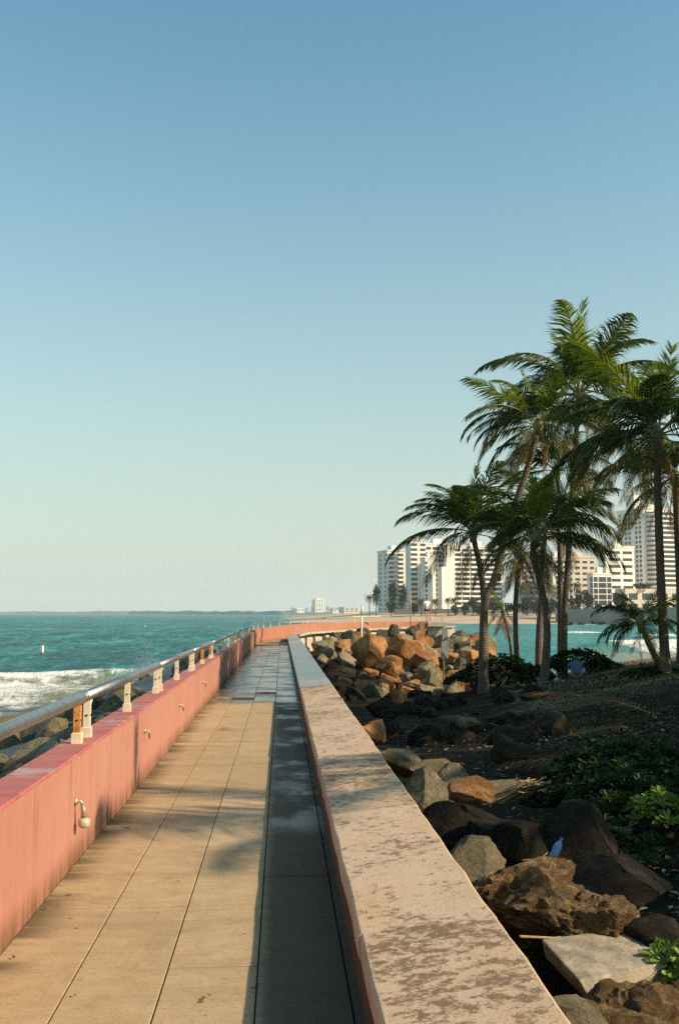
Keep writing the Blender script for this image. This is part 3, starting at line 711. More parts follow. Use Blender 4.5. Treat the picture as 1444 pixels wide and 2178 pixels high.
for px, py, Y_, s, k, lb, sq in near:
    p = at(px, py, Y_); s *= .86; boulder(k, (p.x, p.y, p.z-s*.2), s, lb, 'rocks beside the low wall', (rr.uniform(-.25, .25), rr.uniform(-.25, .25), rr.uniform(-.5, .5)), sq)
items = []
for i in range(26):
    Y_ = rr.uniform(5.5, 14.5); items.append((rr.uniform(1.15, .34*Y_+.6), Y_, rr.uniform(.14, .34)))
for ro, pl_, (X_, Y_, s) in rows_of(items, 6):
    boulder('dk', (X_, Y_, gz(X_, Y_)+.02), s, 'small dark stone in the shade, %s row back from the camera, %s from the coping' % (ro, pl_), 'small stones beside the low wall')
# seaward boulders
G_S = 'boulders on the seaward side'
items = []
for i in range(60):
    Y_ = 10+56*(i/60)**1.25+rr.uniform(-.8, .8); X_ = -rr.uniform(2.4, 9.6); items.append((X_, Y_, rr.uniform(.45, .95)*(.8 if X_ < -7.2 else 1), 'tw' if rr.random() < .3 else 'wet'))
for i in range(28):
    Y_ = rr.uniform(10.5, 27); X_ = -rr.uniform(2.3, .30*Y_+1.2); items.append((X_, Y_, rr.uniform(.35, .75), 'tw' if rr.random() < .4 else 'wet'))
for ro, pl_, (X_, Y_, s, k) in rows_of(items, 8, lambda t: -t[0]):
    boulder(k, (X_, Y_, float(bed_z(X_))+.05), s, 'wet %s boulder on the seaward side, %s row along, %s out from the parapet' % ('tan' if k == 'tw' else 'dark', ro, pl_), G_S)
p = at(60, 1507, 43.0); boulder('tw', (p.x, p.y, -3.2), 1.5, 'tan wave-washed ledge rock standing out in the surf', G_S, (0, .1, .5), (2.2, 1.0, .6))

# broken concrete block, bottle, twigs
def concrete_block():
    A = [at(1150, 2012, 5.45), at(1370, 2015, 5.75), at(1420, 2085, 5.25), at(1230, 2050, 4.95)]
    zt = [-.13, -.16, -.20, -.17]; m = MB()
    top = [Vector((a.x, a.y, z)) for a, z in zip(A, zt)]
    bot = [Vector((v.x+.02, v.y, v.z-t)) for v, t in zip(top, (.10, .11, .11, .13))]
    bot[3] += Vector((.05, -.03, 0)); bot[2] += Vector((-.06, .02, 0))
    m.add(top+bot, [(3, 2, 1, 0), (4, 5, 6, 7)]+[(j, (j+1) % 4, 4+(j+1) % 4, 4+j) for j in range(4)])
    o = m.build('concrete_block', plain('broken_concrete', (.30, .25, .18), .95, .45, 9, bump=.7, Specular_IOR_Level=.15))
    md = o.modifiers.new('b', 'BEVEL'); md.width = .012; md.segments = 2
    tag(o, 'broken slab of pale concrete lying tilted on brown rocks', 'block')
concrete_block()
def bottle():
    p = at(1170, 1838, 7.35); e = empty('plastic_bottle', (p.x, p.y, p.z)); e.rotation_euler = (R(-28), R(36), 0)
    tag(e, 'crushed blue plastic water bottle standing tilted among the dark rocks', 'bottle')
    q = Mat('blue_plastic'); q.set((.16, .27, .48), .12); q.b.inputs['Transmission Weight'].default_value = .35
    q.bump(q.noise(q.pos(obj=True), 30, 3), .5, .02)
    m = MB(); m.lathe([(.026, 0), (.033, .008), (.034, .04), (.030, .048), (.034, .056), (.033, .09), (.029, .10), (.034, .112), (.033, .15), (.022, .185), (.012, .196), (.012, .212)], 16); m.build('body', q.m, e, True)
    m = MB(); m.lathe([(.0155, .206), (.0155, .224), (.013, .227)], 14); m.build('cap', plain('blue_cap', (.03, .06, .30), .4, .1), e)
    m = MB()
    for i in range(5):
        a0, a1 = -1.9+.22*i, -1.9+.22*(i+1)
        m.add([(.0352*math.cos(a0), .0352*math.sin(a0), .02), (.0352*math.cos(a1), .0352*math.sin(a1), .02), (.0352*math.cos(a1), .0352*math.sin(a1), .075), (.0352*math.cos(a0), .0352*math.sin(a0), .075)], [(0, 1, 2, 3)])
    m.build('label_strip', plain('red_label', (.55, .02, .02), .5, .1), e)
    e.scale = (.98, .98, .98)
bottle()
TWIG = plain('dry_twig', (.36, .23, .11), .85, .35, 20)
def twig(pts, r, label):
    m = MB(); n = len(pts); m.tube(pts, [r*(1-.6*i/(n-1)) for i in range(n)], 6)
    a = Vector(pts[n//2]); m.tube([a, a+Vector((.06, .05, .03))], r*.5, 5)
    tag(m.build('twig', TWIG, None, True), label, 'twig', 'dry twigs')
def pp(*l): return [tuple(at(x, y, Y_)+Vector((0, 0, .02))) for x, y, Y_ in l]
twig(pp((1105, 2000, 5.35), (1180, 2003, 5.6), (1230, 1994, 5.6), (1300, 2000, 5.75), (1390, 2012, 5.9)), .008, 'long dry twig lying behind the concrete block')
twig(pp((1110, 1836, 7.2), (1150, 1832, 7.25), (1185, 1833, 7.3)), .006, 'short dry twig beside the plastic bottle')
twig(pp((985, 1808, 7.9), (1020, 1790, 8.2), (1060, 1772, 8.3), (1075, 1766, 8.4)), .007, 'dry twig slanting over the olive grey rock')
rt_ = random.Random(4)
for i, (x, y) in enumerate(sorted((rt_.uniform(1085, 1165), rt_.uniform(1662, 1690)) for _ in range(12))):
    a = rt_.uniform(-.5, .5); L = rt_.uniform(18, 45)
    twig(pp((x, y, 11.45), (x+L*.5, y-L*.5*a+2, 11.5), (x+L, y-L*a, 11.5)), .011, 'bleached twig in the heap on the broad rock, %s from its left end' % ORD[i])

def scrap(px, py, L, rz, label):
    p = at(px, py, z=.03); m = MB(); m.box(-L/2, L/2, -.022, .022, 0, .018, b=.004); m.box(-L/2+.02, L/2-.06, -.016, .03, .0185, .03)
    tag(m.build('wood_scrap', TWIG, None, False, (p.x, p.y, .004), rz), label, 'wood scrap')
scrap(485, 1548, .21, .05, 'small splintered wood scrap lying on the sunlit planks')
scrap(476, 1483, .26, .02, 'wood scrap at the edge of the shaded wet paving')
rl = random.Random(77); LEAFD = plain('curled_dry_leaf', (.13, .07, .035), .8, .4, 30)
for px, py, wh in ((30, 2040, 'lowest by the pink wall'), (96, 1934, 'nearer of the pair by the wall foot'), (124, 1930, 'farther of the pair by the wall foot'), (272, 1763, 'beside the far dirt streaks'), (380, 1876, 'between the two joints'),
                   (432, 1585, 'on the middle planks before the wood scrap'), (520, 1990, 'near the edge of the wall shadow'), (160, 2120, 'on the near left plank'), (445, 2120, 'on the near right plank')):
    p = at(px, py, z=.0); m = MB(); s = rl.uniform(.012, .024); a = rl.uniform(0, 6.28); d = Vector((math.cos(a), math.sin(a), 0)); e_ = Vector((-d.y, d.x, 0)); u = Vector((0, 0, 1))
    m.add([p-d*s+u*.012, p+e_*s*.4+u*.004, p+d*s+u*.016, p-e_*s*.4+u*.010, p+u*.005], [(0, 4, 1), (1, 4, 2), (2, 4, 3), (3, 4, 0)])
    tag(m.build('dry_leaf', LEAFD), 'curled dry leaf on the walkway, '+wh, 'leaf', 'dry leaves on the walkway')

# ------------------------------------------------------------------ palms
def frond_mesh(seed, th0, droop, mat, L=1.0, nl=80, hang=.35, ll=.33, mess=.1):
    """leaf of unit length along +X, rachis bending from th0 down by droop"""
    rnd = random.Random(seed); m = MB(); N = 16; pts = []; p = Vector((0, 0, 0)); dirs = []
    for i in range(N+1):
        t = i/N; th = R(th0-droop*t**1.35); d = Vector((math.cos(th), 0, math.sin(th))); dirs.append(d); pts.append(p.copy()); p = p+d/N
    m.cur = 1; m.tube(pts, [.0075*(1-.85*(i/N))+.0006 for i in range(N+1)], 4)
    m.cur = 0
    gap = rnd.uniform(.3, .9), rnd.uniform(.3, .9)
    for s in (-1, 1):
        for k in range(nl):
            t = .16+.84*(k+rnd.random()*.5)/nl
            if rnd.random() < mess*.35 or (abs(t-gap[0]) < .025 and s < 0) or (abs(t-gap[1]) < .025 and s > 0): continue
            i = min(int(t*N), N-1); u = t*N-i; b = pts[i].lerp(pts[i+1], u); d = dirs[i].lerp(dirs[i+1], u).normalized()
            up = Vector((-d.z, 0, d.x)); prof = math.sin(math.pi*min(1, .12+.80*t))**.6*(1-.30*t)
            l = ll*prof*rnd.uniform(.70, 1.15); fw = .85+.75*t+rnd.uniform(-.25, .25)
            v = (Vector((0, s, 0))+d*fw+up*(.16-.1*t)+Vector((0, 0, rnd.uniform(-1, 1)*mess))).normalized()
            tip = b+v*l*.45+(v+Vector((0, 0, -.35-hang*1.9*rnd.uniform(.6, 1.3)))+d*.4).normalized()*l*.55
            mid = b+v*l*.45+Vector((0, 0, -hang*.04))
            wd = d*.0088+Vector((0, 0, .002))
            m.add([b-wd*.5, b+wd*.6, mid+wd*.75, mid-wd*.6, tip], [(0, 1, 2, 3), (3, 2, 4)])
    return m.mesh('frond', [mat, RACH], False)
FV = {}
for j, (nm, th, dr, mt, hg) in enumerate((('spear', 82, 22, FR2, .1), ('up', 68, 62, FR2, .3), ('up2', 60, 85, FR1, .45), ('mid', 42, 92, FR1, .55), ('mid2', 30, 104, FR1, .7),
                                           ('flat', 14, 86, FR1, .8), ('low', -6, 76, FR1, .9), ('hang', -34, 50, FR3, .9), ('dead', -62, 26, FR4, .9), ('yel', 4, 78, FR3, .5))):
    FV[nm] = [frond_mesh(100*j+s, th+s*5-5, dr+s*8-8, mt, hang=hg, mess=.12 if nm != 'dead' else .5) for s in range(3)]
def palm(label, pts, r0, r1, L, seed, n=24, lean=(0, 0), dead=3, extra=(), up=1.0, wind=(0, 0), group='coconut palms in the grove', order=None):
    """pts: trunk points in the world, base first"""
    rnd = random.Random(seed); base = Vector(pts[0]); e = empty('palm_tree', base); tag(e, label, 'palm tree', group)
    P = resample([(p[0]-base.x, p[1]-base.y, p[2]-base.z, 0) for p in pts], 4)[:, :3] if False else None
    # spline by z-ordered Catmull
    q = [Vector(p)-base for p in pts]; sp = []
    for i in range(len(q)-1):
        a, b, c, d = q[max(i-1, 0)], q[i], q[i+1], q[min(i+2, len(q)-1)]
        for s in range(8):
            u = s/8; sp.append(.5*((2*b)+(c-a)*u+(2*a-5*b+4*c-d)*u*u+(3*b-a-3*c+d)*u**3))
    sp.append(q[-1]); m = MB(); nn = len(sp)
    rad = [r1+(r0-r1)*(1-i/(nn-1))**1.2+r0*.55*math.exp(-(i/(nn-1))*14)+.006*math.sin(i*2.1) for i in range(nn)]
    m.tube([sp[0]-Vector((0, 0, .5))]+sp, [rad[0]*1.1]+rad, 12); m.build('trunk', TRUNK, e, True)
    top = sp[-1]
    m = MB(); m.tube([top-Vector((0, 0, .35)), top, top+Vector((0, 0, .35))], [r1*1.1, r1*1.9, r1*.9], 9); m.build('crown_shaft', RACH, e, True)
    g = 2.39996; a0 = rnd.uniform(0, 6.28)
    order = order or ['spear', 'spear', 'up', 'up', 'up', 'up2', 'up2', 'up2', 'mid', 'mid', 'mid', 'mid', 'mid2', 'mid2', 'mid2', 'flat', 'flat', 'flat', 'low', 'low', 'low', 'low', 'hang', 'hang', 'yel']
    n = int(n*1.06)
    for i in range(n):
        nm = order[min(int(i*len(order)/n), len(order)-1)]
        fronds(e, nm, top, a0+i*g+rnd.uniform(-.25, .25), L*rnd.uniform(.85, 1.12)*(.72 if nm == 'spear' else 1), rnd, wind)
    for i in range(dead): fronds(e, 'dead', top-Vector((0, 0, .15)), rnd.uniform(0, 6.28), L*rnd.uniform(.55, .8), rnd, (0, 0))
    for nm, az, l in extra: fronds(e, nm, top, R(az), l, rnd, (0, 0))
    return e
def fronds(e, nm, top, az, l, rnd, wind):
    o = link('frond', FV[nm][rnd.randrange(3)], e, top+Vector((math.cos(az)*.08, math.sin(az)*.08, rnd.uniform(-.1, .2))))
    o.rotation_euler = (rnd.uniform(-.6, .6), rnd.uniform(-.16, .16), az); o.scale = (l, l*rnd.uniform(.9, 1.15), l)
    return o
def tr(*l): return [tuple(at(x, y, Y_)) for x, y, Y_ in l]
def gtr(px, Y_, *l):
    b = at(px, 1400, Y_); return [(b.x, b.y, gz(b.x, b.y)-.1)]+tr(*l)
palm('tall dark palm whose trunk leans right from the leftmost base', gtr(1026, 38, (1030, 1290, 38), (1052, 1227, 38), (1090, 1090, 37.8), (1124, 985, 37.6), (1144, 905, 37.5)), .16, .11, 3.5, 11, 23, dead=3,
     extra=(('flat', 178, 2.9), ('low', 195, 3.0), ('up', 130, 3.0)))
palm('left palm with long frond arching out over the jetty', gtr(1030, 39.2, (1029, 1290, 39), (1022, 1215, 38.8), (1010, 1160, 38.6), (1006, 1135, 38.5)), .14, .10, 3.3, 12, 18, dead=2, order=['spear', 'up', 'up', 'up', 'up2', 'up2', 'up2', 'mid', 'mid', 'mid', 'low', 'low'],
     extra=(('flat', 178, 3.8), ('up2', 168, 2.9), ('up', 150, 3.0)))
palm('dark middle palm with curved trunk standing closest on the sand', gtr(1152, 35, (1162, 1370, 35), (1160, 1300, 35), (1147, 1235, 34.9), (1133, 1180, 34.8), (1138, 1140, 34.8)), .145, .105, 3.3, 13, 22, dead=4,
     extra=(('mid2', 5, 3.6), ('flat', -10, 3.4), ('mid2', 182, 3.2)))
palm('tallest palm with bright upper fronds and straight trunk', gtr(1195, 43, (1200, 1300, 43), (1207, 1200, 43), (1214, 1080, 43), (1222, 960, 43), (1230, 838, 43)), .16, .11, 5.1, 14, 27, dead=4,
     extra=(('up', 20, 4.4), ('up', 70, 4.6), ('up2', 0, 4.4)))
palm('palm with brown hanging dead fronds behind the tallest trunk', gtr(1191, 44.5, (1191, 1280, 44.5), (1190, 1180, 44.5), (1186, 1080, 44.5), (1184, 1005, 44.5)), .14, .10, 3.4, 15, 18, dead=8)
palm('thin dark palm with skirt of dead fronds left of the middle palm', gtr(1100, 44, (1096, 1340, 44), (1096, 1280, 44), (1101, 1225, 44), (1106, 1180, 44)), .125, .10, 2.6, 16, 15, dead=9)
palm('small dying palm with drooping crown leaning left', gtr(1091, 46, (1085, 1370, 46), (1073, 1318, 46), (1069, 1300, 46)), .09, .06, 1.5, 17, 3, dead=10)
palm('palm with pale sunlit trunk behind the middle palm', gtr(1142, 48.5, (1146, 1350, 48.5), (1150, 1290, 48.5), (1154, 1200, 48.5), (1160, 1110, 48.5)), .19, .12, 3.6, 18, 18, dead=2)
palm('large dark palm at the right with heavy hanging fronds', gtr(1415, 33, (1409, 1330, 33), (1402, 1180, 33), (1398, 1040, 33), (1396, 925, 33)), .165, .12, 4.3, 19, 28, dead=3,
     extra=(('low', 185, 4.0), ('hang', 200, 3.8), ('low', 215, 4.0), ('hang', 170, 3.6), ('mid', 150, 3.6)))
palm('palm cut by the frame edge with sunlit trunk and yellow fronds', gtr(1450, 40, (1446, 1250, 40), (1440, 1120, 40), (1436, 1020, 40)), .20, .14, 3.6, 20, 20, dead=4, extra=(('yel', 200, 3.0), ('hang', 190, 2.8)))
palm('small palm leaning left at the foot of the large right palm', gtr(1412, 33.6, (1390, 1392, 33.6), (1371, 1352, 33.6), (1362, 1325, 33.6)), .13, .08, 1.75, 21, 17, dead=2, extra=(('flat', 178, 1.75), ('low', 185, 1.6)))
FALL = [frond_mesh(900+k, 9, 16, FR4, hang=.12, mess=.5) for k in range(3)]
for k, (px, Y_, l, az, lb) in enumerate(((1290, 26, 2.2, 2.6, 'fallen brown frond on the dune left of the large palm'), (1380, 21, 2.4, 1.9, 'fallen brown frond on the bank at the right edge'), (1180, 19, 2.0, .5, 'fallen brown frond lying across the shaded slope'),
                                         (1060, 24, 1.9, 2.2, 'fallen brown frond among the hollow boulders'), (1300, 15, 1.8, 3.4, 'fallen brown frond behind the broad green shrub'), (1240, 11, 1.3, 2.9, 'fallen brown frond in front of the broad green shrub'))):
    b = at(px, 1500, Y_); o = link('fallen_frond', FALL[k % 3], None, (b.x, b.y, gz(b.x, b.y)+.03), az, l); tag(o, lb, 'palm frond', 'fallen fronds')
# palms beyond the frame on the right (they throw the long shadows)
palm('palm right of the frame, first along the walkway', [(10.4, 5.3, -.5), (10.2, 5.3, 2), (9.9, 5.3, 4.7)], .2, .13, 3.0, 31, 15, group='palms right of the frame')
palm('tall palm right of the frame, second along the walkway', [(18.8, 10, -.3), (18.6, 9.8, 4), (18.2, 9.5, 7.6)], .24, .16, 3.8, 32, 24, group='palms right of the frame')
palm('tall palm right of the frame, third along the walkway', [(18.5, 30, -.2), (18.2, 29.5, 5), (18.0, 29, 10.2)], .24, .16, 4.6, 33, 28, group='palms right of the frame')

# broadleaf shade trees beyond the frame on the right
def leaf_cloud(m, rnd, c, rad, n, size, shell=.55, flat=.5):
    for i in range(n):
        v = Vector((rnd.gauss(0, 1), rnd.gauss(0, 1), rnd.gauss(0, 1))).normalized()*rnd.uniform(shell, 1.0)**.7
        p = Vector((c[0]+v.x*rad[0], c[1]+v.y*rad[1], c[2]+v.z*rad[2])); s = size*rnd.uniform(.6, 1.3)
        a = Vector((rnd.gauss(0, 1), rnd.gauss(0, 1), rnd.gauss(0, flat))).normalized(); b = a.cross(Vector((rnd.gauss(0, .5), rnd.gauss(0, .5), 1))).normalized()
        m.add([p-a*s, p+b*s*.55, p+a*s, p-b*s*.55], [(0, 1, 2, 3)])
def shade_tree(label, x, y, zc, r, rz, seed, n=2600):
    rnd = random.Random(seed); z0 = gz(x, y); e = empty('broadleaf_tree', (x, y, z0)); tag(e, label, 'tree', 'broadleaf trees right of the frame')
    m = MB(); m.tube([(0, 0, -.4), (.1, 0, (zc-z0)*.4), (.0, .2, zc-z0)], [.28, .2, .12], 9)
    for k in range(5):
        a = k*1.257; m.tube([(.05, 0, (zc-z0)*.5), (math.cos(a)*r*.55, math.sin(a)*r*.55, zc-z0+rz*.2)], [.11, .04], 6)
    m.build('trunk', BARK, e, True); m = MB(); 
    for k in range(16):
        v = Vector((rnd.gauss(0, 1), rnd.gauss(0, 1), rnd.gauss(0, 1))).normalized()*rnd.uniform(.3, .75)
        leaf_cloud(m, rnd, (v.x*r, v.y*r, zc-z0+v.z*rz), (r*.42, r*.42, rz*.42), n//16, .22, .2)
    m.build('crown', TREEL, e)
shade_tree('low broadleaf tree right of the frame, nearest the camera', 10.9, 1.6, 2.6, 2.7, 1.8, 1, 3400)
shade_tree('low broadleaf tree right of the frame, second along the wall', 11.3, 5.6, 2.8, 2.8, 1.9, 2, 3400)
shade_tree('low broadleaf tree right of the frame, third along the wall', 12.0, 9.6, 3.1, 2.9, 2.1, 3, 3400)
shade_tree('low broadleaf tree right of the frame, fourth along the wall', 12.8, 13.0, 3.5, 2.9, 2.3, 7, 3400)
shade_tree('tall broadleaf tree right of the frame, before the palms', 12.6, 16.9, 7.2, 3.9, 3.6, 4, 5600)
shade_tree('tall broadleaf tree right of the frame, level with the dune', 14.2, 22.2, 8.0, 3.9, 3.9, 5, 5600)
shade_tree('tall broadleaf tree right of the frame, by the large palm', 16.6, 28.2, 8.8, 4.1, 4.2, 6, 5600)
shade_tree('spreading tree far right of the frame, first behind the tall row', 20.5, 16.0, 6.2, 4.2, 3.6, 8, 4200)
shade_tree('spreading tree far right of the frame, second behind the tall row', 21.5, 23.0, 6.4, 4.2, 3.8, 9, 4200)
shade_tree('spreading tree far right of the frame, third behind the tall row', 22.5, 30.0, 6.6, 4.2, 3.8, 10, 4200)
shade_tree('spreading tree far right of the frame, fourth behind the tall row', 23.5, 36.0, 6.4, 4.0, 3.6, 11, 4200)
# ------------------------------------------------------------------ shrubs and ground cover
def rosettes(m, rnd, c, rad, n, ll, leaves=9, hemi=True):
    for i in range(n):
        v = Vector((rnd.gauss(0, 1), rnd.gauss(0, 1), rnd.gauss(0, 1))).normalized()*rnd.uniform(.55, 1)**.5
        if hemi: v.z = abs(v.z)
        p = Vector((c[0]+v.x*rad[0], c[1]+v.y*rad[1], c[2]+v.z*rad[2])); ax = (v+Vector((0, 0, .9))).normalized()
        t = ax.cross(Vector((.3, 1, .2))).normalized(); u = ax.cross(t)
        for k in range(leaves):
            a = k*2.4+rnd.random(); el = .35+.55*k/leaves; l = ll*rnd.uniform(.7, 1.15)
            d = (t*math.cos(a)+u*math.sin(a))*math.cos(el)+ax*math.sin(el); s = d.cross(ax).normalized(); bend = ax*-.18*l
            m.add([p, p+d*l*.55+s*l*.19+ax*.02*l, p+d*l*.92+s*l*.13+bend*.6, p+d*l+bend, p+d*l*.92-s*l*.13+bend*.6, p+d*l*.55-s*l*.19+ax*.02*l], [(0, 1, 2, 3), (0, 3, 4, 5)])
def shrub(label, c, rad, n, ll, seed, mat=SHRUB, leaves=9, group=None):
    rnd = random.Random(seed); e = empty('shrub', (c[0], c[1], c[2])); tag(e, label, 'shrub', group)
    m = MB(); rosettes(m, rnd, (0, 0, 0), rad, n, ll, leaves); m.build('foliage', mat, e)
    m = MB()
    for k in range(7):
        a = k*.9; m.tube([(0, 0, -.15), (math.cos(a)*rad[0]*.4, math.sin(a)*rad[1]*.4, rad[2]*.5), (math.cos(a)*rad[0]*.7, math.sin(a)*rad[1]*.7, rad[2]*.8)], [.022, .016, .008], 5)
    m.build('stem', BARK, e, True)
def gshrub(label, px, py, Y_, rad, n, ll, seed, **k):
    p = at(px, py, Y_); shrub(label, (p.x, p.y, min(p.z, gz(p.x, p.y)+.25) if k.pop('snap', True) else p.z), rad, n, ll, seed, **k)
gshrub('broad green shrub on the shaded bank with sunlit leaf tips', 1345, 1690, 11.6, (1.15, .9, .62), 330, .13, 1)
gshrub('bright light-green leafy shoot in front of the broad shrub', 1388, 1660, 10.6, (.30, .25, .30), 26, .14, 2, mat=SHRUB2)
gshrub('light-green shoot hanging at the frame edge above the concrete block', 1436, 2070, 5.3, (.14, .14, .16), 9, .10, 3, mat=SHRUB2, snap=False)
gshrub('low dark shrub on the bank left of the broad one', 1250, 1735, 9.8, (.7, .6, .35), 120, .11, 4)
gshrub('dark leafy bush around the foot of the leaning palm', 1058, 1432, 39.5, (1.55, .9, 1.15), 300, .21, 5)
gshrub('low dark bush between leaning and middle palm', 1108, 1435, 40, (1.3, .8, .7), 190, .21, 6)
gshrub('low dark bush left of the palms beside the rocks', 1002, 1440, 42, (1.2, .8, .55), 150, .21, 7)
gshrub('dark bush right of the straight tall trunk behind the seated person', 1232, 1425, 42.5, (1.5, .8, .85), 260, .21, 8)
gshrub('trailing dark bush running down right of the seated person', 1278, 1430, 42.5, (1.1, .7, .5), 160, .20, 9)
gshrub('low leafy bush at the foot of the large right palm', 1400, 1440, 33.5, (1.3, .8, .3), 130, .17, 10)
def scatter(name, label, n, seed, fx, size, mats, up=.3):
    rnd = random.Random(seed); m = MB(); k = 0
    P = []
    while len(P) < n:
        x, y = fx(rnd)
        P.append((x, y, rnd))
    Z = ground_z(np.array([p[0] for p in P]), np.array([p[1] for p in P]))
    for (x, y, _), z in zip(P, Z):
        s = size*rnd.uniform(.5, 1.4); a = rnd.uniform(0, 6.28); d = Vector((math.cos(a), math.sin(a), rnd.uniform(-.1, up))).normalized(); sd = d.cross(Vector((0, 0, 1))).normalized()
        p = Vector((x, y, z+.012+rnd.uniform(0, .02+up*.1))); m.cur = rnd.randrange(len(mats))
        m.add([p-d*s*.5, p+sd*s*.22+Vector((0, 0, s*.05)), p+d*s*.5, p-sd*s*.22+Vector((0, 0, s*.08))], [(0, 1, 2, 3)])
    tag(m.build(name, mats), label, kind='stuff')
scatter('leaf_litter', 'brown fallen leaves strewn over the shaded ground', 4200, 5, lambda r_: (lambda y: (r_.uniform(1.0, .44*y+1), y))(4+26*r_.random()**1.5), .10, [FR4, plain('pale_litter', (.36, .26, .15), .9), plain('dark_litter', (.09, .06, .035), .9)])
def bankpt(r_):
    y = r_.uniform(9, 40); x = r_.uniform(.20*y+1, .44*y+1.5)
    if r_.random() < .5: y = r_.uniform(30, 43); x = r_.uniform(.27*y, .45*y)
    return x, y
scatter('ground_cover', 'low green creeping plants covering the sandy bank', 9000, 6, bankpt, .13, [SHRUB, SHRUB, TREEL], .9)

# ------------------------------------------------------------------ poles and sign
p = at(768, 1395, 56)
e = empty('white_pole', (p.x, p.y, p.z-.6)); tag(e, 'thin white pole standing among the boulders before the jetty', 'pole')
m = MB(); m.tube([(0, 0, 0), (.02, 0, 1.6), (.05, 0, 2.85)], [.05, .046, .044], 10); m.build('shaft', WHITE, e, True)
m = MB(); m.tube([(.05, 0, 2.85), (.055, 0, 3.40)], [.065, .06], 10); m.build('cap_sleeve', CREAM, e, True)
p = at(873, 1332, 69.2); m = MB(); m.tube([(p.x, p.y, p.z-.6), (p.x+.02, p.y, p.z+1.2), (p.x, p.y, p.z+2.35)], .035, 8)
tag(m.build('rusty_pole', RUST, None, True), 'thin rust-red pole rising in front of the jetty parapet', 'pole')
def sign():
    p = at(943, 1440, 47.5); e = empty('signboard', (p.x, p.y, p.z)); e.rotation_euler = (0, R(1.5), R(40)); tag(e, 'grey two-panel signboard seen from behind beside the sunlit rocks', 'sign')
    m = MB(); m.tube([(0, 0, -.5), (0, 0, 2.35)], .035, 8); m.build('post', plain('tan_post', (.36, .27, .16), .7), e, True)
    m = MB(); m.box(-.20, .20, -.075, -.045, 1.72, 2.36); m.build('upper_panel', GREYP, e)
    m = MB(); m.box(-.26, .26, -.080, -.05, .88, 1.70); m.build('lower_panel', GREYP, e)
    m = MB(); m.box(-.2, .2, -.04, -.02, 1.2, 1.24); m.box(-.16, .16, -.04, -.02, 2.0, 2.04); m.build('crossbar', GALV, e)
sign()
def buoy():
    p = at(91, 1390, z=SEA); m = MB(); m.lathe([(.0, -.4), (.16, -.3), (.17, .25), (.15, .32), (.14, .9), (.10, .98), (.02, 1.0)], 12)
    e = empty('marker_buoy', (p.x, p.y, SEA)); tag(e, 'white marker buoy floating upright in the open sea', 'buoy'); m.build('float_body', WHITE, e, True)
    m = MB(); m.lathe([(.172, .02), (.172, .2)], 12); m.build('band', RUST, e, True)
buoy()
def spray():
    rnd = random.Random(8); m = MB()
    for i in range(1500):
        a = rnd.gauss(0, 1); h = abs(rnd.gauss(0, .75)); p = at(300+a*16+h*6, 1425, 52); q = Vector((p.x, p.y+rnd.gauss(0, .8), -2.4+h*1.45*(1-.2*abs(a))))
        s = rnd.uniform(.012, .045)*(1.7 if h < .5 else 1)
        m.add([q+Vector((s, 0, -s)), q+Vector((-s, s, -s)), q+Vector((-s, -s, -s)), q+Vector((0, 0, s))], [(0, 1, 3), (1, 2, 3), (2, 0, 3), (0, 2, 1)])
    tag(m.build('sea_spray', WHITE), 'white spray thrown up where a wave hits the rocks', kind='stuff')
spray()

# ------------------------------------------------------------------ people
def skin_mesh(name, joints, edges, mat, sub=2, root=0):
    me = bpy.data.meshes.new(name); me.from_pydata([j[0] for j in joints], edges, []); o = bpy.data.objects.new(name, me); COL.objects.link(o)
    md = o.modifiers.new('s', 'SKIN'); md.use_smooth_shade = True
    sv = me.skin_vertices[0].data
    for i, j in enumerate(joints):
        r = j[1] if hasattr(j[1], '__len__') else (j[1], j[1]); sv[i].radius = r; sv[i].use_root = (i == root)
    s2 = o.modifiers.new('u', 'SUBSURF'); s2.levels = sub; s2.render_levels = sub
    dg = bpy.context.evaluated_depsgraph_get(); out = bpy.data.meshes.new_from_object(o.evaluated_get(dg)); bpy.data.objects.remove(o)
    out.materials.clear(); out.materials.append(mat); out.polygons.foreach_set('use_smooth', [True]*len(out.polygons)); return out
def body_joints(arm=.26, hand_f=0.0, legspread=.09, step=0.0):
    J = [((0, 0, .95), (.15, .11)), ((0, 0, 1.16), (.14, .10)), ((0, 0, 1.38), (.17, .11)), ((0, 0, 1.50), .058), ((0, .012, 1.57), .072), ((0, .018, 1.66), (.082, .098)), ((0, .01, 1.745), .05)]
    E = [(0, 1), (1, 2), (2, 3), (3, 4), (4, 5), (5, 6)]
    for s in (-1, 1):
        i = len(J); J += [((s*.18, 0, 1.43), .058), ((s*arm, -.02, 1.15), .043), ((s*(arm+.03), .04+hand_f, .92), .030), ((s*(arm+.03), .06+hand_f, .86), (.022, .038)), ((s*(arm+.028), .075+hand_f, .78), (.012, .03)), ((s*(arm-.01), .10+hand_f, .84), .011)]
        E += [(2, i), (i, i+1), (i+1, i+2), (i+2, i+3), (i+3, i+4), (i+3, i+5)]
        i = len(J); J += [((s*.085, 0, .88), .095), ((s*legspread, .015+s*step, .50), .062), ((s*legspread, -.02+s*step*1.6, .10), .038), ((s*legspread, .02+s*step*1.6, .035), .036), ((s*(legspread+.01), .13+s*step*1.6, .025), .030)]
        E += [(0, i), (i, i+1), (i+1, i+2), (i+2, i+3), (i+3, i+4)]
    return J, E
